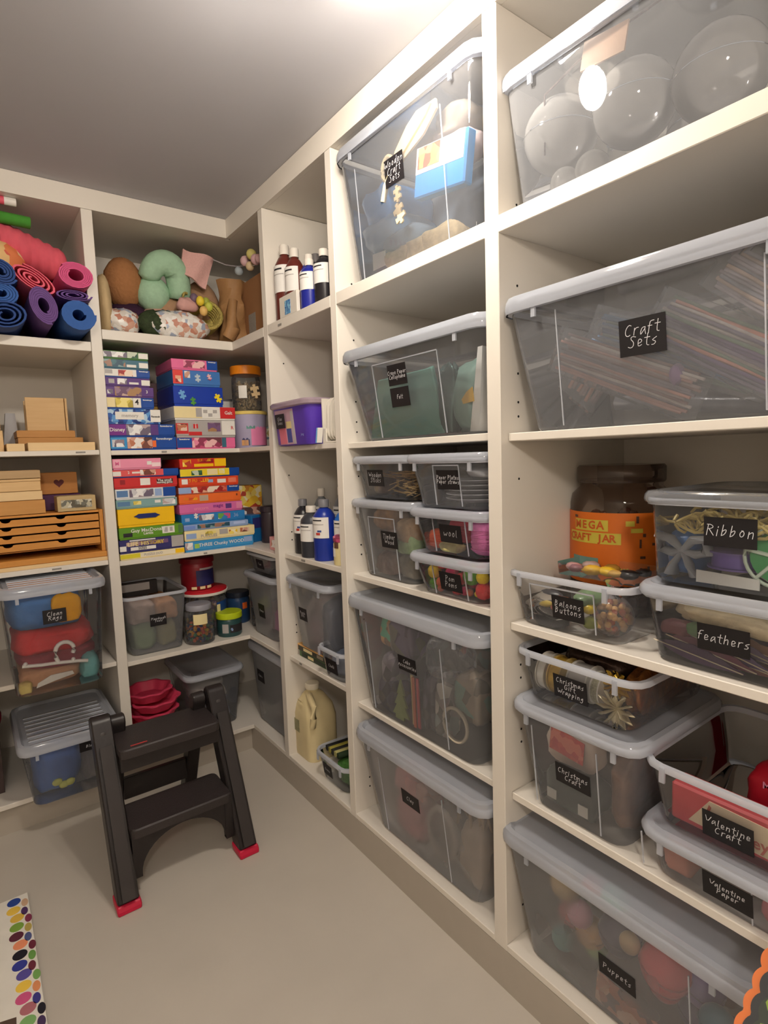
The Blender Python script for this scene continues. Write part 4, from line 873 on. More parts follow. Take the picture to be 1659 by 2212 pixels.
# drawer cabinet
dc = thing('drawer_cabinet', 'golden wooden cabinet of shallow paper drawers with half-moon finger cutouts', 'drawer cabinet', (-.775, .03, LC))
CW2 = .228
G().box(-CW2-.012, CW2+.004, -.012, .32, 0, .014).obj('base_board', W4, dc, bevel=.001)
G().box(-CW2-.012, CW2+.002, -.01, .32, .0145, .036).obj('plinth_board', W3, dc, bevel=.002)
for s in (-1, 1): G().box(s*CW2-.007-(.007 if s > 0 else -.007), s*CW2+.007-(.007 if s > 0 else -.007), 0, .31, .036, .196).obj('side_panel', W3, dc, bevel=.001)
G().box(-CW2+.0145, CW2-.0145, .004, .31, .187, .195).obj('top_board', W3, dc); G().box(-CW2+.0145, CW2-.0145, .3, .31, .037, .187).obj('back_board', C((60, 40, 22), .7), dc)
G().box(-CW2+.0145, CW2-.0145, .02, .3, .060, .064).obj('shelf', W3, dc)
for i in range(4):
    z0 = .068+i*.0295; z1 = z0+.0235
    g = G(); pts = [(-CW2+.016, z0), (CW2-.017, z0), (CW2-.017, z1)]
    for cx in (.085, -.085):
        pts += [(cx+.022, z1), (cx+.015, z1-.001)]+[(cx+.015*math.cos(a), z1-.001-.009*math.sin(a)) for a in [PI*k/6 for k in range(1, 6)]]+[(cx-.015, z1-.001), (cx-.022, z1)]
    pts += [(-CW2+.016, z1)]
    dr = g.prism(pts, .001, .009).obj('drawer', W3, dc)
    G().box(-CW2+.018, CW2-.019, .010, .28, z0, z0+.004).obj('tray', W2, dr)
b_ = LC+.197
for i, (x0, x1, z0, z1, m, lb) in enumerate(((-.95, -.735, 0, .050, W2, 'honey wooden box directly on the drawer cabinet, bottom of its stack'), (-.95, -.741, .051, .083, W4, 'cream wooden box second up on the drawer cabinet'), (-.95, -.744, .084, .128, W1, 'pale wooden box with a thin lid line, third up on the cabinet'), (-.95, -.742, .129, .158, wood('shade_beech', (190, 160, 118), (172, 140, 98)), 'drab wooden box at the top of the stack on the cabinet'))):
    wbox('wooden_box', lb, back(x0, x1, .035, b_+z0), x1-x0, .16, z1-z0-.001, m, lidline=(i == 2))
hb = wbox('heart_box', 'small wooden box with a dark red heart on a purple box', back(-.735, -.605, .17, b_+.062), .128, .10, .082, wood('amber_wood', (196, 132, 60), (170, 108, 44)))
hp = [(0, -.016)]
for i in range(1, 24):
    t = 2*PI*i/24; hp.append((.0011*16*math.sin(t)**3, .0011*(13*math.cos(t)-5*math.cos(2*t)-2*math.cos(3*t)-math.cos(4*t))))
hp = hp[1:]
hh = G().prism(hp[::-1], -.0012, 0).obj('heart_emblem', C((84, 20, 26), .6), hb); hh.location = (0, 0, .042)
carton('purple_box', 'dim purple box under the heart box', 'box', back(-.735, -.60, .16, b_), .135, .12, .06, C((74, 30, 74), .5), gap=0)
pbx = wbox('picture_box', 'small pale wooden box with a silvery picture on its front', back(-.700, -.566, .03, b_), .128, .09, .056, wood('grey_beech', (196, 172, 124), (176, 150, 104)))
G().box(-.052, .05, -.001, 0, .012, .042).obj('picture', picture('pic_silver', [(150, 150, 140), (190, 184, 160), (110, 110, 100), (210, 206, 190), (90, 84, 70)], 90), pbx)

# ------------------------------------------------------------------ first bay of the end wall, lower shelves: clothes inside the big box
def inb(fr, name, label, cat, lx, ly, lz, sx, sy, sz, mat, seed, amp=.15, rz=0, group=None, rx=0, ry=0):
    p = at(fr, lx, ly, lz)
    return lump(name, label, cat, p, sx, sy, sz, mat, seed, amp, group=group, rz=fr[3]+rz, rx=rx, ry=ry, sq=.62, n=34)
D = F_dress
inb(D, 'blue_garment', 'mid blue garment filling the top of the clothes box', 'clothing', -.02, .20, .205, .118, .165, .078, cloth('denim_cloth', (72, 122, 184)), 31, .08)
inb(D, 'yellow_garment', 'mustard yellow garment in the clothes box, over the blue one', 'clothing', .035, .030, .232, .045, .026, .052, cloth('mustard_cloth', (240, 172, 20)), 32, .1)
inb(D, 'red_garment', 'red and pink garment across the middle of the clothes box', 'clothing', .0, .20, .118, .122, .172, .052, cloth('red_cloth', (208, 58, 60)), 34, .14)
inb(D, 'maroon_garment', 'dull maroon garment behind the white hanger', 'clothing', .0, .20, .068, .120, .168, .034, cloth('maroon2', (150, 66, 76)), 35, .1)
inb(D, 'tan_garment', 'tan garment at the bottom of the clothes box', 'clothing', -.02, .20, .008, .098, .165, .040, cloth('tan_cloth', (196, 146, 110)), 36, .1)
inb(D, 'teal_garment', 'pale teal garment at the bottom corner of the clothes box', 'clothing', .098, .10, .008, .030, .075, .045, cloth('teal_cloth', (120, 190, 190)), 37, .1)
inb(D, 'yellow_scrap', 'pale yellow scrap at the bottom of the clothes box', 'clothing', -.105, .030, .008, .02, .022, .02, cloth('lemon_cloth', (222, 200, 120)), 38, .1)
flat_w = G().prism([(-.055, 0), (.0, .012), (.06, .022), (.055, .034), (-.01, .034), (-.05, .015)], 0, .004)
single(flat_w, 'white_cloth', 'white strip of cloth below the hanger in the clothes box', 'clothing', cloth('white_cloth', (226, 220, 210)), at(D, -.02, .006, .022), 0)
hg = thing('clothes_hanger', 'white plastic clothes hanger pressed against the front of the clothes box', 'hanger', at(D, -.005, .004, .075))
HW = C((234, 230, 222), .4)
G().tube([(-.105, 0, .032), (-.05, 0, .024), (0, 0, .02), (.06, 0, .012), (.09, 0, .006)], .006, 8).obj('bar', HW, hg, 60)
G().tube([(.0, 0, .02), (-.006, 0, .04)]+[(.022+.028*math.cos(a), 0, .06+.028*math.sin(a)) for a in [PI-.1-i*PI*1.15/10 for i in range(11)]], .007, 8).obj('hook', HW, hg, 60)
for x, z in ((-.095, .034), (.045, .018)): G().ball((x, -.001, z+.004), .007, 8).obj('notch_knob', HW, hg, 60)
B_ = F_blue
inb(B_, 'blue_bag', 'deep blue bag in the lidded box behind the stool', 'bag', -.045, .19, .008, .078, .165, .10, cloth('royal_blue', (52, 92, 160), .3), 41, .15)
inb(B_, 'grey_bag', 'grey clear bag in the lidded box behind the stool', 'bag', .078, .19, .008, .045, .16, .09, M('grey_film', (130, 120, 116), .3, var=.3, scale=20), 42, .2)
for i, (x, z) in enumerate(((-.055, .06), (-.035, .045), (-.015, .048))):
    p = at(B_, x, .02, z); blob('yellow_shape', ['pale yellow foam shape, highest in the blue-filled box', 'pale yellow foam shape, middle one in the blue-filled box', 'pale yellow foam shape, the one by the grey bag'][i], 'foam shape', p, .017, (1, .5, .8), C((206, 206, 90), .5), .1, 10, group='yellow foam shapes')
lump('red_cushion', 'dim dark red cushion at the frame edge beside the floor box', 'cushion', (-1.0, .12, .33), .07, .10, .085, cloth('dark_red_cloth', (120, 20, 40)), 43, .1)
carton('dark_box', 'dim box carrying the red cushion at the frame edge', 'box', back(-1.07, -.94, .10, .125), .13, .25, .205, C((70, 56, 54), .7), gap=0)

# ------------------------------------------------------------------ corner base: pink dishes in a white tray
tr = thing('white_tray', 'white shallow cardboard tray holding the pink dishes', 'tray', (-.375, .055, .125))
g = G(); g.box(-.122, .10, 0, .004, 0, .035); g.box(-.122, .10, .21, .214, 0, .035); g.box(-.122, -.118, .004, .21, 0, .035); g.box(.096, .10, .004, .21, 0, .035); g.box(-.118, .096, .004, .21, 0, .004)
g.obj('tray', C((232, 226, 216), .6), tr)
def dish(label, x, y, z, r, rz):
    g = G(); n = 60
    def ring(rr, z_, amp): return [(rr*(1+amp*math.sin(8*2*PI*i/n))*math.cos(2*PI*i/n), rr*(1+amp*math.sin(8*2*PI*i/n))*math.sin(2*PI*i/n), z_) for i in range(n)]
    g.loft([ring(r*.72, 0, .03), ring(r*.94, .034, .045), ring(r, .038, .06), ring(r, .044, .06), ring(r*.9, .043, .05), ring(r*.68, .008, .03)])
    return single(g, 'flower_dish', label, 'dish', M('dish_pink', (224, 70, 104), .5, var=.05), (x, y, z), rz, group='pink flower dishes', smooth=45)
dish('pink flower-shaped dish lowest in the white tray', -.392, .165, .131, .100, .2)
dish('pink flower-shaped dish second from the bottom in the tray', -.402, .155, .176, .100, .5)
dish('pink flower-shaped dish in the middle of the stack', -.385, .165, .222, .100, .1)
dish('pink flower-shaped dish second from the top, pushed sideways', -.380, .16, .268, .102, .3)
dish('pink flower-shaped dish on top of the stack', -.402, .165, .314, .096, .05)
Bx = F_cb
for i, (x, z, s) in enumerate(((-.055, .16, .022), (.025, .165, .024))):
    blob('cream_pompom', ['cream pompom in the box behind the dishes, by the dishes', 'cream pompom in the box behind the dishes, by the box corner'][i], 'pompom', at(Bx, x, .02, z-.01), s, (1, .8, 1), cloth('cream_wool', (216, 200, 170)), .08, 12)
inb(Bx, 'grey_fabric', 'grey blue fabric packet at the bottom of the box behind the dishes', 'fabric', 0, .14, .008, .085, .12, .06, cloth('grey_fabric', (120, 120, 140)), 51)
inb(Bx, 'pale_fabric', 'pale fabric packet above the grey one in the same box', 'fabric', 0, .16, .11, .085, .11, .035, cloth('pale_fabric', (186, 178, 170)), 52)
K = F_cs
inb(K, 'green_packet', 'soft grey green packet at the bottom of the open box beside the jars', 'packet', -.042, .16, .008, .052, .14, .062, cloth('sage_cloth', (132, 150, 112)), 53)
inb(K, 'olive_packet', 'olive packet next to the grey green one', 'packet', .050, .16, .008, .040, .14, .062, cloth('olive_cloth', (140, 134, 90)), 54)
inb(K, 'pink_grey_packet', 'pinkish grey packet in the upper part of the open box', 'packet', -.045, .16, .118, .055, .14, .052, cloth('pinkgrey', (166, 142, 132)), 55)
inb(K, 'orange_packet', 'faded orange packet near the rim of the open box', 'packet', .055, .14, .118, .045, .12, .05, cloth('fadeorange', (196, 142, 100)), 56)
c_ = carton('flat_card', 'dark card with a pale label lying over the open box', 'card', (at(K, -.03, .16, .215)[0], K[1]+.16, ZD_+.215, 0), .16, .02, .06, C((44, 40, 40), .6), [(.05, .8, .35, .9, GREY)], gap=0)
for fr, cols, lb in ((F_r1, [((150, 120, 120), .0), ((190, 110, 150), .05)], 'packet in the lidded corner return box'), (F_r3, [((150, 140, 130), 0), ((130, 118, 108), .1)], 'bundle in the large cloudy corner box')):
    for i, (c, x) in enumerate(cols):
        inb(fr, 'soft_bundle', ('pinkish ' if i else 'grey brown ')+lb, 'bundle', (-.05+.1*i), .17, .008, .05 if fr is F_r1 else .08, .13, .075 if fr is F_r1 else .1, cloth('bundle%d%d%d' % c, c), 60+i)
inb(F_r2, 'dark_cards', 'dark craft cards in the small box in the corner return', 'cards', 0, .16, .006, .10, .12, .028, cloth('dark_cards', (70, 64, 66)), 66)

# ------------------------------------------------------------------ first bay of the side unit
def bottle(label, loc, r, h, col, capc, lab=True, group=None, labz=(.38, .72), prints=False):
    t = thing('paint_bottle', label, 'paint bottle', loc, RR, group)
    G().lathe([(r*.94, 0), (r, .005), (r, h*.66), (r*.93, h*.74), (r*.60, h*.83), (r*.36, h*.865), (r*.36, h*.88)], 22).obj('body', col, t, 50)
    G().lathe([(r*.46, h*.875), (r*.46, h*.985), (r*.42, h)], 18).obj('cap', capc, t, 40)
    if lab:
        band(t, r, h*labz[0], h*labz[1], -PI*.72, -PI*.06, PAPER)
        g = G()
        for k in range(5):
            z = h*(labz[0]+(labz[1]-labz[0])*(.2+.13*k)); 
        band(t, r+.0008, h*(labz[1]-.06), h*(labz[1]-.04), -PI*.55, -PI*.25, INK, 'print')
        band(t, r+.0008, h*(labz[1]-.12), h*(labz[1]-.11), -PI*.58, -PI*.2, GREY, 'print')
        if prints: band(t, r+.0008, h*(labz[0]+.05), h*(labz[0]+.09), -PI*.42, -PI*.30, C((190, 60, 50), .5) , 'print')
        if prints: band(t, r+.0008, h*(labz[0]+.10), h*(labz[0]+.13), -PI*.38, -PI*.26, C((60, 80, 140), .5) , 'print')
    return t
CAPW = C((226, 220, 210), .45); CAPG = M('clear_cap2', (120, 120, 126), .3)
PB = M('paint_brown', (98, 40, 32), .35, var=.05); PBL = M('paint_blue', (30, 40, 140), .3, var=.05); PK = M('paint_black', (34, 32, 36), .3, var=.05); PG = M('paint_char', (52, 54, 62), .4, var=.05)
z = ZA1+.0005
tin = thing('white_carton', 'white carton with a small blue mark in front of the brown paint bottles', 'carton', (.003, -.52, ZA1), RR)
G().box(-.072, .060, 0, .014, 0, .074).obj('box', C((222, 216, 206), .5), tin, bevel=.002)
G().box(-.030, .012, -.0008, 0, .006, .054).obj('blue_print', picture('pic_blue_mark', [(110, 170, 210), (60, 110, 170), (150, 200, 225), (90, 150, 200)], 120), tin)
HG = 'paint bottles on the high shelf'
bottle('brown paint bottle with white cap, the one by the upright', (.062, -.392, z), .040, .285, PB, CAPW, group=HG)
bottle('brown paint bottle with white cap, next to the blue ones', (.062, -.468, z), .036, .25, PB, CAPW, group=HG)
bottle('dark blue paint bottle with white cap, slim, closest to the brown ones', (.085, -.530, z), .032, .215, PBL, CAPW, group=HG)
bottle('dark blue paint bottle in front, white cap and shiny shoulder', (.046, -.600, z), .034, .172, PBL, CAPW, group=HG)
bottle('near black paint bottle with a white cap by the second upright', (.062, -.672, z), .036, .187, PK, CAPW, group=HG)
bottle('black paint bottle with a black cap behind the others', (.13, -.60, z), .034, .22, PK, C((30, 28, 30), .4), group=HG)
bottle('grey topped paint bottle at the back of the high shelf', (.155, -.46, z), .034, .25, PG, C((110, 106, 106), .5), group=HG)
carton('pale_carton', 'pale grey carton at the back of the high bottle shelf', 'carton', side(.26, -.50, -.64, ZA1), .14, .12, .30, C((176, 170, 160), .6), gap=0)
# purple tub and white cards
pt = thing('purple_tub', 'purple plastic tub with a pale lid and a dark chalk label', 'tub', (-.008, -.516, 1.3705), RR)
PT = M('purple_plastic', (84, 54, 170), .35, var=.05)
G().loft([rrect(.252, .22, .03, 0, 0, .115), rrect(.256, .224, .032, .004, 0, .115), rrect(.29, .25, .034, .135, 0, .115)]).obj('body', PT, pt, 40)
G().loft([rrect(.300, .262, .04, .134, 0, .115), rrect(.312, .272, .044, .138, 0, .115), rrect(.312, .272, .044, .150, 0, .115), rrect(.30, .26, .04, .156, 0, .115)]).obj('lid', clear('mauve_lid', tint=(240, 230, 240), haze=.6, edge=.8, hazecol=(224, 200, 214)), pt, 40, label='pale mauve lid')
def tubp(x0, x1, z0, z1, m, nm, e=0.):
    f = lambda z: .003-.013*z/.135-.0012-e
    G().add([(x0, f(z0), z0), (x1, f(z0), z0), (x1, f(z1), z1), (x0, f(z1), z1), (x0, f(z0)+.001, z0), (x1, f(z0)+.001, z0), (x1, f(z1)+.001, z1), (x0, f(z1)+.001, z1)], [(0,1,2,3), (7,6,5,4), (0,4,5,1), (1,5,6,2), (2,6,7,3), (3,7,4,0)]).obj(nm, m, pt)
tubp(-.108, .032, .004, .128, C((196, 160, 178), .5), 'printed_panel'); tubp(-.108, -.09, .004, .115, C((110, 80, 160), .5), 'violet_edge', .0006)
tubp(-.088, -.035, .006, .075, C((220, 120, 140), .5), 'pink_figure', .0006); tubp(-.028, .006, .01, .06, C((70, 80, 150), .5), 'blue_figure', .0006); tubp(-.028, .012, .06, .085, C((230, 210, 150), .5), 'yellow_figure', .0006); tubp(.012, .032, .004, .12, C((190, 184, 186), .5), 'pale_figure', .0006)
L = bpy.data.objects.new('chalk_label', G().box(-.036, .036, 0, .0008, -.026, .026).mesh('chalk_label', CHALK)); S.collection.objects.link(L); L.parent = pt; L.location = (-.058, -.0142, .088); L.rotation_euler = (.095, 0, 0)
handwrite(L, 'Glue\nGuns', .011, (0, -.0006, 0), CHALKW)
text(pt, 'Jung', .012, (.09, -.0055, .035), LBL, 'print')
rack = thing('white_rack', 'white card rack beside the purple tub', 'rack', (.0, -.735, 1.3705), RR)
g = G(); g.box(-.058, -.050, .025, .20, 0, .15); g.box(-.050, .06, .025, .2, 0, .006); g.box(-.050, -.035, .025, .031, .006, .05); g.obj('rack', C((226, 220, 208), .5), rack, bevel=.001)
for i in range(5):
    g = G(); g.loft([rrect(.145, .17, .03, 0, 0, 0), rrect(.145, .17, .03, .005, 0, 0)]); g.rot(PI/2, 'Y'); g.rot(.04+.012*i, 'Y')
    o = single(g, 'white_card', 'white rounded card standing in the rack, '+['touching the rack wall', 'second from the rack wall', 'middle of five', 'fourth from the rack wall', 'touching the second upright'][i], 'card', C((232, 226, 214), .5), at((.115, -.735, 1.4515, RR), -.034+.0185*i, 0, 0), RR, group='white cards in the rack')
# blue leaflet fold
for i in range(2):
    g = G().prism([(0, 0), (.002, 0), (.012, .05), (.010, .05)], 0, .02)
    single(g, 'leaflet', ['thin leaflet poking out below the purple tub, by the tub', 'thin leaflet poking out below the purple tub, by the rack'][i], 'leaflet', [C((110, 170, 220), .5), WHT][i], at((-.002, -.678, 1.3725, RR), -.004+.008*i, 0, 0), RR, group='leaflets by the tub')
# paint bottles on the middle shelf
z = .952+.0005
MG = 'paint bottles on the middle shelf'
bottle('black paint bottle with a clear cap by the first upright', (.09, -.392, z), .037, .212, PK, CAPG, group=MG, prints=True)
bottle('charcoal paint bottle with a white cap at the front', (.07, -.492, z), .042, .192, PG, CAPW, group=MG, labz=(.32, .66))
bottle('bright blue paint bottle with a clear cap at the front', (.07, -.588, z), .042, .220, M('paint_royal', (28, 52, 150), .3, var=.05), CAPG, group=MG, prints=True)
bottle('clear topped paint bottle with a white cap behind the charcoal one', (.165, -.41, z), .032, .25, M('paint_greyglass', (120, 124, 130), .3), CAPW, group=MG)
bottle('white paint bottle with a white cap behind the bright blue one', (.145, -.485, z), .032, .20, CAPW, CAPW, group=MG)
bottle('tall clear paint bottle with a pale cap deep on the middle shelf', (.165, -.56, z), .032, .26, M('paint_greyglass', (120, 124, 130), .3), CAPW, group=MG)
bottle('light blue paint bottle with a white cap by the second upright', (.105, -.662, z), .034, .205, M('paint_sky', (40, 110, 200), .3, var=.05), CAPW, group=MG)
vb = thing('cream_jar', 'small cream jar with a pink and brown top at the shelf edge', 'jar', (.060, -.714, z), RR)
G().lathe([(.026, 0), (.028, .004), (.028, .075), (.024, .082)], 18).obj('body', C((228, 214, 160), .5), vb, 50)
G().lathe([(.027, .08), (.029, .084), (.029, .098), (.02, .104)], 18).obj('lid', pH, vb, 40)
band(vb, .028, .03, .06, -PI*.7, -PI*.45, PAPER); band(vb, .0285, .06, .08, -PI*.5, -PI*.3, BRN, 'drip')
# game boxes under the tall clear box
carton('game_box', 'green and dark game box lying flat at the bottom under the tall clear box', 'game box', side(.055, -.375, -.60, .537), .225, .30, .025, C((70, 110, 60), .5), [(.08, .9, .1, .8, C((40, 50, 36), .5)), (.3, .5, .2, .7, CRM)], gap=.02)
carton('game_box', 'peach topped dark game box lying on the green one', 'game box', side(.05, -.37, -.605, .5625), .235, .30, .026, C((226, 176, 110), .5), [(.02, .98, .02, .8, C((60, 60, 50), .5)), (.2, .5, .2, .7, CRM), (.65, .85, .2, .7, C((150, 140, 120), .5))], gap=.02)
inb(F_c1, 'pale_packet', 'pale packet with a pink edge in the tall clear box', 'packet', -.05, .12, .008, .05, .10, .105, cloth('palepk', (180, 160, 160), .2), 71, .1)
inb(F_c1, 'navy_packet', 'dark navy packet filling the tall clear box', 'packet', .05, .14, .008, .055, .12, .112, M('navy_film', (40, 44, 66), .3, var=.2), 72, .1)
inb(F_c1s, 'slate_chalks', 'slate grey lump in the small open box', 'clay', .0, .13, .006, .062, .11, .045, cloth('slate', (96, 104, 120)), 73, .15)
# jug
jg = thing('plastic_jug', 'large cream plastic jug with moulded handle on the base board', 'jug', (.10, -.398, .1255), RR)
JM = M('jug_cream', (222, 206, 160), .45, var=.05)
G().loft([rrect(.145, .13, .03, 0), rrect(.15, .135, .034, .01), rrect(.15, .135, .034, .17), rrect(.135, .12, .04, .215), rrect(.085, .08, .035, .248, -.01), rrect(.05, .05, .024, .258, -.015), rrect(.05, .05, .024, .270, -.015)]).obj('body', JM, jg, 50)
G().tube([(.01, -.03, .255), (.05, -.045, .255), (.078, -.05, .235), (.085, -.055, .19), (.075, -.055, .15)], [.013, .014, .014, .013, .012], 10).obj('handle', JM, jg, 60)
G().lathe([(.028, .268), (.029, .272), (.029, .288), (.026, .291)], 18, -.015, 0).obj('cap', C((236, 228, 208), .5), jg, 40)
G().box(-.055, -.012, -.0692, -.0678, .10, .15).obj('paper_label', M('dull_label', (150, 146, 110), .6, var=.3, scale=120), jg)
G().box(-.012, .022, -.0692, -.066, .235, .242).obj('moulded_ridge', JM, jg)
carton('brown_board', 'brown carton at the back of the bay behind the jug', 'carton', side(.33, -.52, -.79, .125), .26, .1, .34, C((120, 84, 40), .6), gap=0)
inb(F_grass, 'green_grass', 'green craft grass filling the small open box', 'craft grass', .02, .12, .006, .075, .10, .04, M('craft_grass', (70, 120, 50), .8, var=.5, scale=90, bump=1.), 74, .2)
for i in range(5):
    g = G().tube([(-.075+.02*i, .03, 0), (-.06+.02*i, .21, 0)], .012, 8)
    o = single(g, 'felt_roll', ['black', 'olive yellow', 'charcoal', 'pale olive', 'dark green'][i]+' roll lying on the craft grass', 'roll', C([(28, 28, 30), (170, 160, 70), (44, 44, 44), (190, 184, 120), (40, 60, 36)][i], .7), at(F_grass, -.02+.0*i, 0, .094+.0), RR, smooth=60, group='rolls on the craft grass')
o = None

# ------------------------------------------------------------------ second bay: contents of the boxes
# wooden craft sets box
Fw = F_wood
PLY = M('craft_ply', (236, 214, 170), .6, var=.06, scale=30)
def flat(fr, name, label, cat, pts, lx, ly, lz, mat, th=.006, rot=0, group=None, lean=0):
    c, s = math.cos(rot), math.sin(rot)
    g = G().prism([(x*c-z*s, x*s+z*c) for x, z in pts], 0, th)
    if lean: g.rot(lean, 'X')
    return single(g, name, label, cat, mat, at(fr, lx, ly, lz), fr[3], group)
def oval(w, h, n=20, cx=0, cz=0): return [(cx+w*math.cos(2*PI*i/n), cz+h*math.sin(2*PI*i/n)) for i in range(n)][::-1]
# wooden scissors: two blades and ring handles
sc = thing('wooden_scissors', 'pale wooden scissor shape pressed against the box front', 'craft shape', at(Fw, 0, -.012, 0), RR)
g = G().prism([(-.042, .262), (-.018, .250), (.085, .285), (.135, .322), (.132, .345), (.06, .350), (.02, .332), (-.03, .292)], 0, .006)
g.obj('blade', PLY, sc); G().prism([(-.035, .268), (-.012, .258), (.10, .32), (.12, .338), (.08, .336)], -.006, -.0005).obj('second_blade', PLY, sc)
for (x, z_, rx_, rz_) in ((-.062, .262, .024, .030), (-.085, .232, .0, 0)):
    if rx_: G().tube([(x+rx_*math.cos(a), .001, z_+rz_*math.sin(a)) for a in [2*PI*i/18 for i in range(19)]], .0065, 6, caps=False).obj('ring', PLY, sc, 60)
G().tube([(-.052, .0, .24), (-.072, .0, .222), (-.086, 0, .185)], .0085, 6).obj('ring_tail', PLY, sc, 60)
flat(Fw, 'wooden_flower', 'small pale wooden puzzle shape below the dark label', 'craft shape', piece_outline(.019), -.022, -.010, .135, PLY, .005, .4)
flat(Fw, 'wooden_flower', 'second small pale wooden shape touching the one below the label', 'craft shape', piece_outline(.014), -.026, -.012, .185, PLY, .005, .1)
pkx = thing('blue_craft_pack', 'bright blue craft pack with an orange picture behind the box front', 'craft pack', at(Fw, .125, -.006, .135), RR)
G().box(-.092, .092, 0, .03, 0, .118).obj('pack', C((60, 150, 222), .4), pkx, bevel=.004); G().box(-.088, .085, -.001, 0, .055, .116).obj('white_panel', C((224, 226, 230), .4), pkx); G().box(-.08, .0, -.002, -.001, .066, .114).obj('picture', picture('pic_orange_set', [(226, 150, 80), (214, 90, 60), (240, 190, 120), (230, 170, 100)], 40), pkx)
pkx.rotation_euler = (0, .15, RR)
for i, (x, z_, w, h, c, lb) in enumerate(((-.185, .175, .07, .06, (66, 140, 214), 'sky blue packet edge near the upright in the wooden craft box'), (-.17, .10, .085, .05, (110, 150, 190), 'slaty blue packet low in the wooden craft box'), (-.08, .06, .075, .04, (120, 140, 160), 'grey blue packet beneath the wooden puzzle shape'), (.12, .285, .07, .035, (150, 138, 124), 'pale tan packet near the lid of the wooden craft box'))):
    inb(Fw, 'craft_packet', lb, 'craft packet', x, .12, z_, w, .10, h, M('film_%d%d%d' % c, c, .25, var=.2, scale=14), 80+i, .2, group='packets in the wooden craft box')
inb(Fw, 'grey_sheet', 'grey blue sheet bundle across the back of the wooden craft box', 'craft packet', 0, .27, .02, .22, .07, .15, M('film_back', (128, 142, 160), .4, var=.3, scale=8), 86, .1)
inb(Fw, 'pink_sheet', 'pinkish film bag at the side of the wooden craft box', 'craft packet', .12, .05, .205, .085, .04, .035, M('film_pink', (196, 176, 176), .25, var=.2, scale=14), 87, .2)
for i, (x, z_, sx, lb) in enumerate(((-.08, .008, .05, 'cream wooden shavings bundle at the bottom of the craft box'), (.0, .008, .045, 'cream wooden shavings bundle beside the first one'), (.09, .012, .06, 'cream rounded wooden disc bag at the bottom of the craft box'))):
    inb(Fw, 'shavings_bag', lb, 'craft packet', x, .055, z_, sx, .045, .036, M('shavings', (222, 198, 156), .7, var=.25, scale=60, bump=1.), 88+i, .25, group='wood pieces low in the wooden craft box')
flat(Fw, 'paper_tag', 'white paper tag at the bottom of the wooden craft box', 'tag', [(-.03, 0), (.03, 0), (.03, .04), (-.03, .045)], -.14, .008, .03, PAPER, .001)
# crepe paper box
Fc = F_crepe
cr = thing('teal_tissue', 'large teal tissue paper sheets folded against the box front', 'tissue paper', at(Fc, -.04, .012, .008), RR)
TT = M('teal_paper', (96, 156, 142), .6, var=.08, scale=10, bump=.4)
for i in range(4):
    g = G(); v = []
    n = 12
    for j in (0, 1):
        for k in range(n+1):
            x = -.185+.33*k/n; v.append((x-.02*j*(1-k/n), .004*math.sin(k*.9+i)+.012*i, .0)); 
    for j in range(7):
        pass
    g = G().prism([(-.185+.012*i, 0), (.145-.01*i, 0), (.10-.012*i, .175+.004*i), (-.14+.01*i, .17-.004*i)], .012*i, .012*i+.009)
    g.obj('folded_sheet', TT, cr, bevel=.003)
inb(Fc, 'dark_foil', 'dark shiny foil strip beside the teal tissue', 'foil', .11, .03, .008, .035, .02, .095, M('dark_foil', (70, 96, 92), .12, metal=.6, var=.3, scale=30, bump=1.), 92, .25)
inb(Fc, 'grey_tissue', 'grey green tissue bundle in the crepe paper box by the upright', 'tissue paper', .165, .10, .008, .05, .08, .10, M('greygreen_paper', (120, 150, 140), .5, var=.15, bump=.5), 93, .2)
flat(Fc, 'white_sheet', 'white sheet standing at the edge of the crepe paper box', 'paper', [(0, 0), (.03, 0), (.045, .2), (.03, .2)], .19, .02, .008, PAPER, .1)
flat(Fc, 'yellow_scrap', 'small yellow paper scrap in the crepe paper box', 'paper', [(0, 0), (.055, .005), (.05, .04), (.03, .03)], .155, .014, .075, C((226, 180, 70), .5), .002)
flat(Fc, 'maroon_card', 'dark maroon card under the crepe paper box contents', 'paper', [(0, 0), (.30, 0), (.30, .006), (0, .006)], -.17, .02, .0065, C((96, 30, 34), .5), .2)
# sticks
rn = random.Random(9)
for nm, lb, c, x0, x1, z0, z1, ln in (('wooden_sticks', 'pale wooden craft sticks heaped in the wooden sticks box', (226, 190, 128), -.03, .10, .012, .05, .05), ('wooden_sticks', 'bundled tan wooden sticks lying flat above the loose ones', (200, 160, 104), -.06, .09, .06, .08, .06)):
    g = G()
    for k in range(70):
        k0 = len(g.v); g.box(-ln/2, ln/2, -.004, .004, -.001, .001)
        flt = .15 if z0 > .05 else .5
        g.rot(rn.uniform(-flt, flt), 'Y', k0=k0); g.rot(rn.uniform(-1.2, 1.2) if z0 < .05 else rn.uniform(-.2, .2), 'Z', k0=k0); g.move((rn.uniform(x0+.01, x1-.01), rn.uniform(.03, .25), rn.uniform(z0, z1)), k0)
    single(g, nm, lb, 'craft sticks', M('sticks_%d' % c[0], c, .6, var=.15, scale=50), F_stick[:3], RR, kind='stuff')
inb(F_stick, 'film_bundle', 'crumpled clear packet of mauve sticks near the upright', 'craft packet', -.085, .09, .01, .035, .06, .035, M('mauve_film', (156, 136, 126), .3, var=.3, scale=40, bump=1.), 95, .3)
inb(F_stick, 'tan_bundle', 'dim tan bundle filling the back of the wooden sticks box', 'craft packet', .0, .22, .008, .11, .06, .045, M('tan_bundle', (170, 136, 90), .6, var=.3, scale=30, bump=1.), 96, .2)
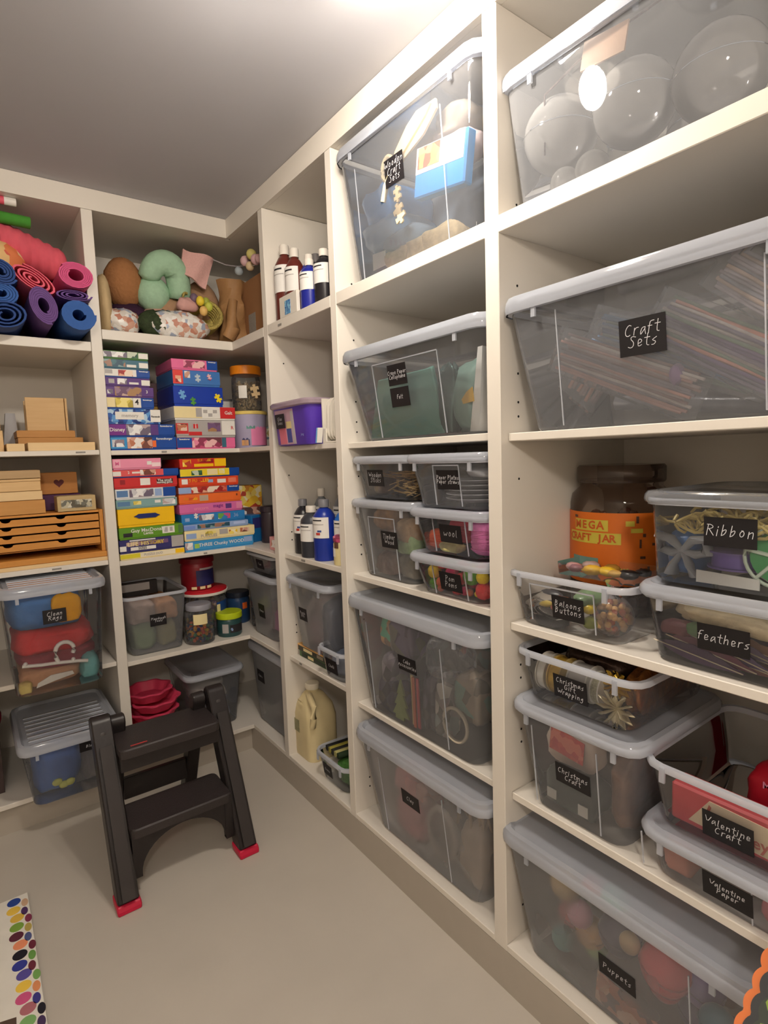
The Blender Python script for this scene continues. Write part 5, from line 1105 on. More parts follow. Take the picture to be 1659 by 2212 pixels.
# paper plates
for i in range(5):
    g = G().lathe([(.052, 0), (.08, .008), (.092, .010), (.092, .0115), (.08, .0095), (.05, .0015)], 28)
    single(g, 'paper_plate', 'grey white paper plate, '+['lowest', 'second up', 'third up', 'fourth up', 'topmost'][i]+' of the pile in the paper plates box', 'paper plate', C((206, 206, 212), .5), at(F_plate, .0, .12, .010+.0123*i), group='paper plates', smooth=40)
inb(F_plate, 'straw_bag', 'shiny clear bag of white straws on the paper plates', 'craft packet', .06, .14, .075, .055, .10, .016, M('straw_film', (186, 186, 190), .2, var=.2, scale=30), 97, .2)
# timber wood box
for i, (x, y, z_, s, c, lb) in enumerate(((-.035, .05, .15, .05, (150, 112, 76), 'brown dried fibre bundle at the top of the tall box'), (-.03, .05, .01, .055, (150, 124, 112), 'pinkish brown bundle at the bottom of the tall box'), (.075, .05, .12, .045, (160, 128, 92), 'pale brown feathery bundle by the middle seam'), (.075, .055, .012, .045, (130, 122, 108), 'grey brown bundle at the bottom by the wool box'), (-.03, .05, .085, .05, (136, 122, 112), 'dull grey bundle behind the dark label in the tall box'))):
    inb(F_timb, 'fibre_bundle', lb, 'craft packet', x, y, z_, s, .045, .038, M('fibre_%d_%d' % (c[0], c[2]), c, .8, var=.35, scale=50, bump=1.), 100+i, .25, group='bundles in the tall clear box')
inb(F_timb, 'green_moss', 'pale green moss bag in the tall clear box', 'craft packet', .075, .045, .085, .044, .04, .032, M('moss_green', (150, 176, 124), .8, var=.3, scale=60, bump=1.), 106, .25)
# wool
def yarn(label, lx, ly, lz, r, h, c):
    t = thing('wool_ball', label, 'ball of wool', at(F_wool, lx, ly, lz), RR, 'balls of wool')
    g = G(); g.lathe([(r*.7, 0), (r*.95, h*.1), (r, h*.3), (r, h*.7), (r*.93, h*.9), (r*.6, h)], 22); g.obj('core', M('wool_%d_%d' % (c[0], c[1]), c, .9, spec=.1, var=.1, scale=200, bump=.6), t, 60)
    g = G()
    for k in range(9):
        zz = h*(.15+.08*k); tl_ = .22*math.sin(k*1.3)
        g.tube([(r*1.0*math.cos(a), r*math.sin(a), zz+tl_*r*math.cos(a+k)) for a in [2*PI*i/20 for i in range(21)]], .0016, 4, caps=False)
    g.obj('wound_thread', M('wool_%d_%d' % (c[0], c[1]), c), t, 60)
yarn('large pink ball of wool by the upright', .088, .055, .008, .046, .085, (232, 130, 190))
yarn('orange ball of wool in the front corner of the wool box', -.082, .05, .008, .036, .05, (244, 96, 40))
yarn('crimson ball of wool behind the wool label', .0, .06, .03, .045, .06, (196, 40, 70))
yarn('dark grey ball of wool above the orange one', -.08, .09, .045, .044, .05, (66, 62, 72))
yarn('peach pink ball of wool lying at the top of the wool box', .075, .12, .055, .045, .042, (240, 150, 140))
inb(F_wool, 'cream_yarn', 'cream loose yarn at the bottom of the wool box', 'yarn', -.01, .02, .006, .038, .02, .014, M('cream_yarn', (214, 204, 140), .8, var=.2, scale=60, bump=1.), 110, .2)
# pompoms
PC = [((232, 66, 70), 'red'), ((250, 206, 30), 'yellow'), ((96, 160, 50), 'green'), ((240, 120, 80), 'orange'), ((226, 60, 110), 'pink'), ((60, 60, 110), 'navy')]
spots = []
rn = random.Random(12); tries = 0
fixed = [(-.088, .028, .055, .020, 1), (-.083, .03, .082, .015, 1), (-.085, .03, .022, .019, 2), (.055, .026, .062, .023, 2), (.092, .028, .064, .017, 1), (.063, .03, .088, .011, 1), (.093, .03, .03, .022, 0), (-.055, .028, .085, .018, 0), (-.06, .025, .03, .014, 3), (-.058, .022, .014, .010, 3), (.05, .024, .02, .010, 3), (.077, .024, .020, .008, 1), (-.04, .03, .035, .017, 0), (.02, .035, .085, .017, 0), (-.015, .03, .088, .013, 2), (.03, .026, .02, .012, 4), (0, .03, .02, .017, 0), (-.02, .03, .06, .018, 4), (.015, .03, .05, .016, 0), (.09, .03, .092, .012, 0)]
for (x, y, z_, r, ci) in fixed: spots.append((x, y, z_, r, ci))
while len(spots) < 62 and tries < 6000:
    tries += 1; r = rn.uniform(.012, .021); x = rn.uniform(-.102+r, .102-r); y = rn.uniform(.03+r, .30); z_ = rn.uniform(.006+r, .092-r)
    if all((x-a)**2+(y-b)**2+(z_-c)**2 > (.85*(r+d))**2 for a, b, c, d, _ in spots): spots.append((x, y, z_, r, rn.choice([0, 0, 1, 2, 3, 4, 4, 5])))
pm_ = {}
PL = ['large yellow pompom pressed to the box front, post side, middle height', 'yellow pompom just above the large yellow one', 'green pompom in the lower front corner by the tall box', 'large green pompom behind the protruding front corner', 'yellow pompom next to the large green one', 'small green pompom above the large green one', 'large red pompom at the bottom by the second upright', 'red pompom at the top front between the yellow ones and the seam', 'orange pompom low at the front, upper of two', 'tiny orange pompom on the bottom, lower of two', 'tiny orange pompom beside the seam', 'tiny yellow pompom beside the tiny orange one at the seam', 'red pompom beside the dark label, low', 'red pompom under the rim above the dark label', 'green pompom under the rim over the label edge', 'pink pompom on the bottom behind the label', 'red pompom on the bottom behind the label', 'pink pompom at mid height behind the label edge', 'red pompom at mid height behind the label', 'small red pompom under the rim by the second upright']
for n_, (x, y, z_, r, ci) in enumerate(spots):
    if ci not in pm_:
        pm_[ci] = G().ball((0, 0, 0), 1, 14, (1, 1, 1), .07, rnd=random.Random(ci)).mesh('pompom', M('pompom_'+PC[ci][1], PC[ci][0], .9, spec=.1, var=.2, scale=3, bump=.5), 180)
    o = bpy.data.objects.new('pompom', pm_[ci]); S.collection.objects.link(o); o.location = at(F_pom, x, y, z_); o.scale = (r, r, r)
    tag(o, PL[n_] if n_ < len(PL) else PC[ci][1]+' fluffy pompom deep in the Pom Poms box', 'pompom', PC[ci][1]+' pompoms')
# cake accessories
Fk = F_cake
g = G().tube([(.045*math.cos(a), 0, .045*math.sin(a)) for a in [2*PI*i/32 for i in range(33)]], .005, 8, caps=False)
single(g, 'white_ring', 'white plastic ring near the front of the Cake Accessories box', 'ring', C((214, 204, 184), .4), at(Fk, .165, .0, .09), RR, smooth=60)
for i, (x, y, z_, sx, sy, sz, c, lb, r) in enumerate((
    (-.19, .10, .20, .045, .06, .06, (196, 150, 100), 'tan packet high in the Cake Accessories box by the upright', .3),
    (-.12, .08, .18, .055, .05, .075, (110, 96, 116), 'mauve grey packet high in the Cake Accessories box', .3),
    (-.16, .05, .06, .04, .035, .07, (150, 140, 150), 'pale lilac bag beneath the mauve packet', .3),
    (-.155, .045, .012, .045, .04, .06, (90, 84, 104), 'dark lilac packet at the bottom by the upright', .3),
    (.03, .06, .012, .03, .04, .10, (80, 74, 84), 'dark upright packet in the middle of the Cake Accessories box', .3),
    (.10, .05, .19, .07, .05, .06, (186, 180, 166), 'clear bulging bag near the lid of the Cake Accessories box', .2),
    (.19, .06, .10, .05, .05, .07, (132, 120, 106), 'taupe packet behind the white ring', .3),
    (.08, .05, .012, .03, .03, .10, (166, 160, 154), 'grey white cello bag beside the dark packet', .2),
    (.05, .24, .012, .18, .07, .14, (116, 108, 100), 'dim taupe heap at the back of the Cake Accessories box', .5))):
    inb(Fk, 'cake_packet', lb, 'packet', x, y, z_, sx, sy, sz, BAG if 'clear bulging' in lb else picture('pic_pk%d' % i, [c, tuple(int(v*.7) for v in c), tuple(min(255, int(v*1.25)) for v in c), (c[2], c[0], c[1]), c], 28, r), 120+i, .2, group='packets in the Cake Accessories box')
# paper tree
tr_ = flat(Fk, 'green_tree', 'small pale green tree shape in the Cake Accessories box', 'craft shape', [(-.02, 0), (.02, 0), (.02, .012), (.045, .012), (.025, .045), (.036, .045), (.016, .08), (.024, .08), (.005, .125), (-.012, .08), (-.006, .08), (-.024, .045), (-.014, .045), (-.034, .012), (-.02, .012)], -.085, .006, .012, C((166, 180, 110), .5), .006)
for i, (c, x) in enumerate((((226, 130, 90), -.02), ((214, 90, 96), -.006), ((230, 200, 140), -.035))):
    flat(Fk, 'candle_strip', ['orange', 'pink', 'cream'][i]+' thin strip leaning in the Cake Accessories box', 'strip', [(0, 0), (.011, 0), (.005, .15), (-.006, .15)], x, .008+.004*i, .012, C(c, .5), .004, 0, 'strips in the Cake Accessories box')
# clay box
Fy = F_clay
for i, (x, y, z_, sx, sy, sz, c, lb) in enumerate(((-.10, .08, .012, .065, .06, .075, (190, 104, 112), 'dusty pink packet at the bottom of the lowest lidded box'), (-.12, .08, .135, .06, .06, .05, (206, 130, 130), 'pale pink packet above the dusty pink one'), (-.05, .07, .14, .03, .04, .035, (200, 140, 130), 'small rose packet by the label'), (.17, .08, .012, .05, .06, .10, (160, 140, 120), 'tan cup of brushes near the upright'), (.06, .10, .012, .06, .07, .09, (120, 108, 100), 'grey taupe roll in the middle of the lowest box'), (.03, .25, .012, .17, .07, .11, (90, 82, 80), 'dark heap at the back of the lowest box'))):
    inb(Fy, 'clay_packet', lb, 'packet', x, y, z_, sx, sy, sz, M('clay_%d%d%d' % c, c, .5, var=.2, scale=20, bump=.4), 140+i, .12, group='packets in the lowest lidded box')
g = G().tube([(.055*math.cos(a), 0, .07*math.sin(a)) for a in [2*PI*i/26 for i in range(27)]], .009, 8, caps=False)
single(g, 'grey_loop', 'pale grey loop pressed against the front of the lowest lidded box', 'ring', C((170, 156, 144), .5), at(Fy, .07, .012, .12), RR, smooth=60)
g = G(); rn = random.Random(5)
for k in range(22):
    x = rn.uniform(.09, .21); g.tube([(x, .04+rn.uniform(0, .06), .16), (x+rn.uniform(-.015, .015), .03+rn.uniform(0, .06), .25+rn.uniform(-.03, .03))], .004, 6)
single(g, 'wooden_brushes', 'bunch of tan brush handles standing near the upright in the lowest box', 'brushes', C((150, 124, 92), .6), Fy[:3], RR, smooth=60, kind='stuff')

# ------------------------------------------------------------------ third bay: contents of the boxes
BALL = clear('bauble_shell', tint=(240, 240, 242), haze=.42, edge=.7, gloss=.03, hazecol=(236, 232, 226))
def cball(label, Y, Z, ly, r, small=False):
    t = thing('plastic_ball', label, 'plastic ball', (F_balls[0]+ly, Y, Z), RR, 'clear plastic balls')
    G().ball((0, 0, 0), r, 26).obj('shell', BALL, t, 180)
    if not small:
        G().tube([(r*1.002*math.cos(a), r*1.002*math.sin(a), 0) for a in [2*PI*i/32 for i in range(33)]], .0012, 5, caps=False).obj('seam', RIMM, t, 60)
        G().lathe([(.006, r), (.006, r+.006), (.004, r+.007)], 10).obj('hanging_loop', RIMM, t, 40)
    return t
cball('large clear plastic ball at the post end of the topmost box', -1.568, 1.985, .085, .076)
cball('large clear plastic ball in the middle of the topmost box', -1.728, 1.975, .095, .076)
cball('large clear plastic ball towards the far frame edge of the topmost box', -1.885, 1.945, .09, .076)
cball('small clear plastic ball low in the topmost box at the post end', -1.605, 1.868, .05, .030, True)
cball('small clear plastic ball low in the topmost box under the middle ball', -1.665, 1.872, .055, .034, True)
cball('large clear plastic ball at the back of the topmost box', -1.80, 1.95, .25, .08)
flat(F_balls, 'brown_card', 'tan brown card tag lying on the clear balls', 'card', [(-.045, -.02), (.045, -.02), (.048, .028), (-.042, .028)], -.07+.0, .012, .225, C((186, 146, 112), .4), .004, -.12)
g = G().tube([(-.205, .02, .1), (-.205, .02, .215), (-.10, .02, .245), (.10, .02, .25)], .0022, 6)
single(g, 'wire_hook', 'thin dark bent wire standing in the topmost box', 'wire', C((90, 70, 64), .4), F_balls[:3], RR, smooth=60)
# craft set packets
rn = random.Random(21)
def packet(fr, label, lx, ly, lz, L_, w, th, rot, mats, group, film=True, name='craft_packet', waves=5):
    t = thing(name, label, 'craft packet', at(fr, lx, ly, lz), fr[3], group)
    n = len(mats)*3
    for i in range(n):
        m = mats[i % len(mats)] if i % 4 else mats[(i*2+1) % len(mats)]
        zc = -w/2+w*(i+.5)/n; e = rn.uniform(-.03, .03)*L_; yc = rn.uniform(-.3, .3)*th
        pts = [(-L_/2+e+L_*k/6, yc+.15*th*math.sin(k+i), zc+.10*w/n*math.sin(k*1.3+i)) for k in range(7)]
        g = G().tube(pts, w/n*.62, 6); g.rot(-rot, 'Y'); g.obj('coloured_strip', m, t, 60)
    if film:
        g = G(); secs = []
        for k in range(13):
            x = -L_/2-.02+(L_+.04)*k/12; b = (th+.012)*math.sin(PI*min(max(k/12, .04), .96))**.5
            secs.append([(x, -b/2, -w/2-.008), (x, b/2, -w/2-.008), (x, b/2+.003*math.sin(k*2), w/2+.010), (x, -b/2-.003*math.sin(k*3), w/2+.010)])
        g.loft(secs); g.rot(-rot, 'Y'); g.obj('clear_wrapper', BAG, t, 50)
    return t
def shiny(c): return M('shiny_%d_%d_%d' % c, tuple(min(255, int(v*1.12)) for v in c), .18, metal=.2, var=.25, scale=25, bump=.5)
tub_g = 'striped packets in the Craft Sets box'
packet(F_craft, 'packet of silvery, rose and brown strips low in the Craft Sets box', -.06, .035, .105, .29, .075, .02, -.42, [shiny((176, 160, 156)), shiny((196, 150, 140)), shiny((140, 130, 140)), shiny((206, 196, 190)), shiny((150, 120, 116))], tub_g)
packet(F_craft, 'packet of blue strips in the middle of the Craft Sets box', .02, .065, .135, .32, .075, .02, -.40, [shiny((70, 110, 150)), shiny((120, 140, 130)), shiny((60, 90, 130)), shiny((90, 130, 170)), shiny((150, 160, 170))], tub_g)
packet(F_craft, 'packet of purple, rose and green strips by the seam of the Craft Sets box', .125, .045, .12, .27, .085, .022, -.55, [shiny((196, 186, 180)), shiny((120, 110, 130)), shiny((110, 90, 130)), shiny((206, 140, 120)), shiny((110, 130, 110))], tub_g)
packet(F_craft, 'pearly packet high in the Craft Sets box beside the seam', .17, .075, .205, .17, .07, .02, -.7, [shiny((206, 200, 196)), shiny((180, 170, 176)), shiny((214, 180, 160)), shiny((150, 150, 160))], tub_g)
packet(F_craft, 'grey lilac packet standing at the post end of the Craft Sets box', -.15, .09, .13, .13, .08, .03, .9, [shiny((140, 132, 146)), shiny((160, 140, 140)), shiny((206, 150, 130)), shiny((130, 130, 140))], tub_g)
packet(F_craft, 'smooth grey packet at the back of the Craft Sets box', 0, .28, .12, .42, .18, .04, -.1, [shiny((150, 152, 156)), shiny((160, 160, 166))], tub_g, film=False)
blob('lilac_flower', 'small lilac ball shape by the dark label in the Craft Sets box', 'craft shape', at(F_craft, .045, .035, .085), .020, (1, .6, 1), C((150, 120, 160), .4), .15, 10)
# jar
mj = thing('craft_jar', 'big clear jar with a wide orange label and dim twist lid, behind the balloons box', 'jar', (.33, -1.585, .9275), RR)
JR = .118
G().lathe([(JR*.95, 0), (JR, .008), (JR, .262), (JR*.96, .285), (JR*.80, .302), (JR*.80, .318)], 36).obj('body', clear('brown_jar', tint=(232, 222, 214), haze=.08, edge=.4, gloss=.03, hazecol=(150, 120, 100)), mj, 50)
G().lathe([(JR*.84, .312), (JR*.86, .316), (JR*.86, .348), (JR*.82, .354)], 36).obj('lid', clear('smoky_lid', tint=(222, 212, 205), haze=.2, edge=.5, hazecol=(150, 130, 118)), mj, 40)
OL = M('orange_label', (216, 110, 28), .5, var=.04)
band(mj, JR, .075, .245, -PI*.90, PI*.10, OL, 'orange_label', 26)
def curved_text(s, size, z, a0, R_, mat, step, name='lettering'):
    for i, ch in enumerate(s):
        if ch == ' ': continue
        a = a0+step*i
        t = text(mj, ch, size, (R_*math.cos(a), R_*math.sin(a), z), mat, name, bold=.0008)
        t.rotation_euler = (0, 0, a+PI/2)
LIMEP = C((206, 190, 70), .5)
band(mj, JR+.0008, .202, .228, -PI*.645, -PI*.40, LIMEP, 'lime_panel'); band(mj, JR+.0008, .172, .198, -PI*.705, -PI*.325, LIMEP, 'lime_panel'); band(mj, JR+.0008, .118, .138, -PI*.67, -PI*.46, C((110, 150, 140), .5), 'teal_panel')
OI = C((200, 90, 30), .5)
curved_text('MEGA', .026, .215, -PI*.61, JR+.0028, OI, .17); curved_text('CRAFT JAR', .024, .185, -PI*.675, JR+.0028, OI, .118)
curved_text('over 1000', .013, .112, -PI*.44, JR+.002, LIMEP, .06); curved_text('pieces', .010, .098, -PI*.42, JR+.002, LIMEP, .055)
for k, (a, z, da, dz, m) in enumerate(((-.30, .215, .16, .012, LIMEP), (-.27, .20, .22, .010, LIMEP), (-.24, .222, .05, .016, BRN), (-.22, .165, .04, .02, BRN), (-.215, .14, .10, .006, BRN), (-.20, .19, .06, .008, BRN), (-.65, .231, .10, .006, BRN), (-.29, .095, .05, .018, BRN), (-.17, .11, .05, .012, BRN), (-.14, .17, .06, .006, BRN), (-.50, .095, .09, .014, INK))):
    band(mj, JR+.0009, z, z+dz, PI*a, PI*a+da, m, 'doodle_print', 4)
g = G()
for k in range(60):
    a, r_ = rn.uniform(0, 6.28), .1*math.sqrt(rn.random()); g.ball((r_*math.cos(a), r_*math.sin(a), rn.uniform(.015, .23)), .016, 6, jit=.2)
single(g, 'craft_bits', 'brownish craft bits dimly seen in the big jar', 'craft bits', picture('pic_bits', [(120, 70, 50), (90, 60, 60), (140, 90, 40), (100, 50, 40)], 40), (.33, -1.585, .9275), kind='stuff')
# ribbon box
Rb = F_ribb
g = G(); rn = random.Random(31)
for k in range(40):
    x0 = rn.uniform(-.118, .02); z0 = rn.uniform(.095, .125); y0 = rn.uniform(.012, .14)
    pts = []
    for i in range(12):
        a = i*.9+k; pts.append((x0+.02*math.sin(a*.7+k)+.007*i, y0+.012*math.cos(a), z0+.009*math.sin(a*1.3)))
    g.tube(pts, .0028, 5)
single(g, 'raffia', 'cream gold curly raffia along the top of the Ribbon box', 'raffia', C((226, 204, 130), .4), Rb[:3], RR, smooth=60, kind='stuff')
def spool(fr, label, x, y, z, r, w, c, rot, rim=WHT, name='ribbon_spool', group=None, open_=False):
    t = thing(name, label, 'ribbon spool', at(fr, x, y, z), fr[3], group)
    for s in (-1, 1):
        g = G()
        if open_:
            g.tube([(r*math.cos(a), 0, r*math.sin(a)) for a in [2*PI*i/28 for i in range(29)]], .003, 6, caps=False)
            for k in range(6): g.tube([(.012*math.cos(k*PI/3), 0, .012*math.sin(k*PI/3)), (r*math.cos(k*PI/3), 0, r*math.sin(k*PI/3))], .0035, 5)
            g.move((0, s*w/2, 0))
        else:
            g.lathe([(r, -.0015), (r, .0015)], 28); g.rot(PI/2, 'X'); g.move((0, s*w/2, 0))
        g.obj('flange', rim, t, 40)
    g = G().lathe([(r*.86, -w/2+.002), (r*.86, w/2-.002)], 28); g.rot(PI/2, 'X'); g.obj('ribbon', c, t, 40)
    t.rotation_euler = (rot[0], rot[1], fr[3]+rot[2]); return t
spool(Rb, 'green ribbon spool with a pale spoked side in the Ribbon box', .072, .04, .062, .050, .03, C((70, 150, 90), .3), (0, .2, .1), C((206, 220, 204), .4), open_=True)
spool(Rb, 'purple ribbon roll lying flat in the Ribbon box', -.005, .07, .045, .048, .028, C((112, 92, 168), .4), (PI/2, 0, 0), C((120, 100, 170), .4))
flat(Rb, 'white_card', 'white card standing behind the purple roll', 'card', [(-.05, 0), (.04, 0), (.04, .075), (-.05, .085)], -.01, .13, .012, PAPER, .002)
bw = thing('grey_bow', 'grey satin bow at the post end of the Ribbon box', 'bow', at(Rb, -.085, .035, .055), RR)
SAT = M('grey_satin', (176, 180, 188), .3, var=.15, scale=20)
for s in (-1, 1):
    G().tube([(0, 0, 0), (s*.02, -.006, .022), (s*.04, 0, .024), (s*.042, .006, .0), (s*.02, .006, -.006), (0, 0, 0)], [.008, .014, .016, .016, .014, .008], 8, flat=.6).obj('loop', SAT, bw, 60); G().tube([(0, 0, 0), (s*.015, -.004, -.025), (s*.02, 0, -.045)], [.007, .013, .015], 8, flat=.5).obj('tail', SAT, bw, 60)
inb(Rb, 'blue_ribbon', 'blue ribbon tangle behind the grey bow', 'ribbon', -.095, .09, .008, .03, .04, .045, C((90, 130, 190), .3), 151, .25)
inb(Rb, 'grey_film', 'grey film bundle at the back of the Ribbon box', 'craft packet', .03, .22, .008, .09, .08, .055, M('ribbon_film', (150, 150, 146), .25, var=.2, scale=20, bump=.6), 152, .2)
flat(Rb, 'white_strip', 'white strip of card at the bottom of the Ribbon box', 'card', [(-.05, 0), (.05, 0), (.05, .018), (-.05, .022)], .0, .012, .006, PAPER, .003)
# feathers
Ff = F_feath
inb(Ff, 'cream_feathers', 'bag of cream feathers along the top of the feathers box', 'feathers', -.01, .15, .068, .118, .13, .024, M('cream_feather', (226, 206, 168), .6, var=.2, scale=50, bump=1.), 161, .2)
def feather(fr, label, x, y, z, L_, rot, c, lean=0, group='feathers in the feathers box'):
    t = thing('feather', label, 'feather', at(fr, x, y, z), fr[3], group)
    n = 12; e = [(L_*(i/n-.5), .016*math.sin(PI*(i/n)**.8)) for i in range(n+1)]
    pts = [(a, b*(1+.1*math.sin(i*3))) for i, (a, b) in enumerate(e)]+[(a, -b*.8) for a, b in e[::-1][1:-1]]
    g = G().prism(pts[::-1], 0, .002); g.rot(-rot, 'Y'); g.obj('vane', C(c, .6), t)
    g = G().tube([(-L_*.55, -.001, 0), (L_*.48, -.001, 0)], .0011, 5); g.rot(-rot, 'Y'); g.obj('quill', C((220, 206, 180), .5), t, 60); return t
FC_ = [((70, 40, 80), 'dark purple'), ((110, 56, 76), 'plum'), ((90, 70, 110), 'violet grey'), ((130, 80, 70), 'rust'), ((60, 50, 76), 'blackish'), ((120, 100, 130), 'lilac'), ((84, 44, 60), 'wine'), ((150, 110, 90), 'tan')]
for i, (c, nm) in enumerate(FC_):
    feather(Ff, nm+' feather low in the feathers box', -.045+.018*(i % 4)+.02*(i//4), .010+.007*i, .022+.008*(i % 3)+.008*(i//4), .15, -.16-.05*(i % 3), c)
inb(Ff, 'purple_feathers', 'dark purple feather mass at the bottom of the feathers box', 'feathers', .0, .19, .006, .112, .14, .030, M('purple_feather', (80, 54, 80), .4, var=.4, scale=40, bump=1.), 163, .2)
inb(Ff, 'green_feathers', 'dull green feather tuft on the dark ones by the post', 'feathers', -.05, .03, .055, .025, .02, .012, C((90, 120, 80), .6), 164, .3)
inb(Ff, 'rose_feathers', 'dull rose feather tuft next to the green tuft', 'feathers', -.09, .03, .05, .028, .02, .013, C((120, 70, 76), .6), 165, .3)
# balloons and buttons
Fb = F_ballo
rn = random.Random(41)
bp = thing('balloon_pack', 'pack of mixed balloons with black and yellow patches in the open box', 'balloon pack', at(Fb, -.055, .02, .008), RR)
for i, (c, x, z_, w) in enumerate((((40, 40, 46), 0, .0, .05), ((230, 200, 60), -.02, .030, .022), ((60, 140, 90), .0, .018, .03), ((210, 110, 90), .02, .026, .018), ((70, 90, 140), .03, .012, .02), ((50, 50, 56), -.01, .045, .035), ((190, 150, 60), -.03, .012, .015))):
    G().ball((x, .01*(i % 3), z_+.010), w, 12, (1, .4, .45), .08, rnd=rn).obj('balloon', C(c, .35), bp, 180)
G().tube([(-.07, .012, .03), (-.03, .012, .034), (.03, .012, .032), (.07, .012, .03)], [.01, .034, .034, .01], 12, flat=.9).obj('wrapper', BAG, bp, 60)
bb = thing('bead_bag', 'clear bag of peach and gold wooden beads in the open box', 'bead bag', at(Fb, .075, .055, .045), RR)
BD = G().ball((0, 0, 0), 1, 8).mesh('bead', C((224, 176, 110), .4), 180); BD2 = G().ball((0, 0, 0), 1, 8).mesh('bead', C((206, 120, 90), .4), 180)
for k in range(70):
    a, b = rn.uniform(0, 6.28), math.acos(rn.uniform(-1, 1)); q = .036*rn.uniform(.75, 1)
    o = bpy.data.objects.new('bead', BD if k % 3 else BD2); S.collection.objects.link(o); o.parent = bb; o.location = (q*1.05*math.sin(b)*math.cos(a), q*math.sin(b)*math.sin(a), q*1.02*math.cos(b)); o.scale = (.007,)*3
G().ball((0, 0, 0), .046, 16, (1, .9, .97), .03, rnd=rn).obj('film', BAG, bb, 180); G().tube([(0, 0, .04), (0, 0, .055), (.004, 0, .07)], [.02, .007, .018], 10).obj('gathered_neck', BAG, bb, 60)
lump('green_balloons', 'crumpled green balloon bag at the top of the open box', 'balloon pack', at(Fb, .035, .05, .062), .05, .03, .02, M('green_film', (120, 150, 110), .25, var=.3, scale=30, bump=.8), 171, .25)
lump('yellow_balloon', 'yellow balloon by the dark label in the open box', 'balloon', at(Fb, .045, .02, .05), .016, .014, .012, C((226, 196, 40), .3), 172, .1)
lump('lime_balloon', 'olive green balloon below the yellow one', 'balloon', at(Fb, .05, .02, .02), .022, .016, .014, C((150, 160, 70), .3), 173, .1)
tr2 = thing('button_tray', 'clear inner tray of pink, gold and black buttons sticking out of the open box', 'tray', at(Fb, .02, .13, .108), RR)
G().loft([rrect(.20, .10, .01, 0), rrect(.205, .105, .012, .028)], True, False).obj('tray', PLASTC, tr2, 40)
for i, (x, y, c, s) in enumerate(((-.075, -.02, (196, 150, 150), .02), (-.05, .01, (206, 180, 176), .022), (-.06, -.035, (150, 100, 110), .018), (-.02, -.03, (232, 186, 60), .024), (.01, -.02, (232, 190, 50), .022), (.0, .015, (190, 140, 60), .02), (.035, -.03, (214, 170, 90), .016), (.06, -.02, (30, 28, 30), .022), (.07, .02, (50, 46, 50), .018))):
    single(G().ball((0, 0, 0), s, 10, (1, .8, .5), .15, rnd=rn), 'button_pack', ['dusty pink', 'pale pink', 'plum', 'bright yellow', 'second yellow, flatter', 'ochre', 'tan', 'black', 'charcoal'][i]+' button pack in the inner tray', 'button pack', C(c, .3), at((tr2.location.x, tr2.location.y, tr2.location.z, RR), x, y, .016), RR, group='button packs in the inner tray', smooth=180)
# christmas gift box
Fg = F_gift
def lying_spool(label, x, y, z, r, w, c, fl):
    t = thing('ribbon_spool', label, 'ribbon spool', at(Fg, x, y, z), RR, 'ribbon spools in the Christmas Gift box')
    g = G().lathe([(r, -w/2), (r, -w/2+.003)], 26); g.lathe([(r, w/2-.003), (r, w/2)], 26); g.rot(PI/2, 'Y'); g.obj('flange', fl, t, 40)
    g = G().lathe([(r*.92, -w/2+.003), (r*.92, w/2-.003)], 26); g.rot(PI/2, 'Y'); g.obj('ribbon', c, t, 40); return t
GOLD = M('gold_ribbon', (220, 180, 70), .3, metal=.5, var=.25, scale=90); GLIT = M('gold_glitter', (250, 214, 60), .25, metal=.7, var=.6, scale=400, bump=1.)
lying_spool('white ribbon spool at the post end of the Christmas Gift box', -.098, .05, .052, .044, .024, WHT, C((226, 222, 214), .5))
lying_spool('gold ribbon spool with a glittering band beside the white one', -.062, .05, .052, .044, .034, GOLD, C((206, 180, 110), .4))
lying_spool('pale silver ribbon spool behind the dark label', -.012, .06, .05, .042, .05, M('silver_ribbon', (206, 204, 204), .3, metal=.3), WHT)
lying_spool('small cream sparkling spool peeping over the dark label', .035, .05, .052, .036, .022, M('sparkle', (226, 214, 180), .3, metal=.3, var=.5, scale=300), WHT)
G().box(-.015, .015, -.02, .02, .0, .0008)
def bow(fr, label, x, y, z, r, c, n=12):
    t = thing('gift_bow', label, 'gift bow', at(fr, x, y, z), fr[3], 'gift bows')
    for k in range(n):
        a = 2*PI*k/n; d = Vector((math.cos(a), -.35, math.sin(a))).normalized()
        G().tube([(0, 0, 0), tuple(d*r*.6+Vector((0, -.006, 0))), tuple(d*r), tuple(d*r*.55+Vector((0, .006, 0)))], [.004, .008, .006, .004], 6, flat=.35).obj('loop', c, t, 60)
    return t
bow(Fg, 'white and gold star bow at the front of the Christmas Gift box', .088, .022, .035, .040, M('bow_pearl', (226, 214, 180), .25, metal=.3))
bow(Fg, 'gold bow behind the star bow', .07, .05, .072, .032, GOLD)
inb(Fg, 'dark_tinsel', 'dark brown crinkled tinsel above the spools', 'tinsel', -.02, .19, .055, .10, .09, .028, M('brown_tinsel', (84, 66, 60), .2, metal=.5, var=.5, scale=70, bump=1.), 181, .3)
inb(Fg, 'copper_tinsel', 'copper tinsel bag at the deep end of the Christmas Gift box', 'tinsel', .095, .17, .008, .022, .12, .05, M('copper_tinsel', (176, 116, 60), .2, metal=.6, var=.5, scale=70, bump=1.), 182, .3)
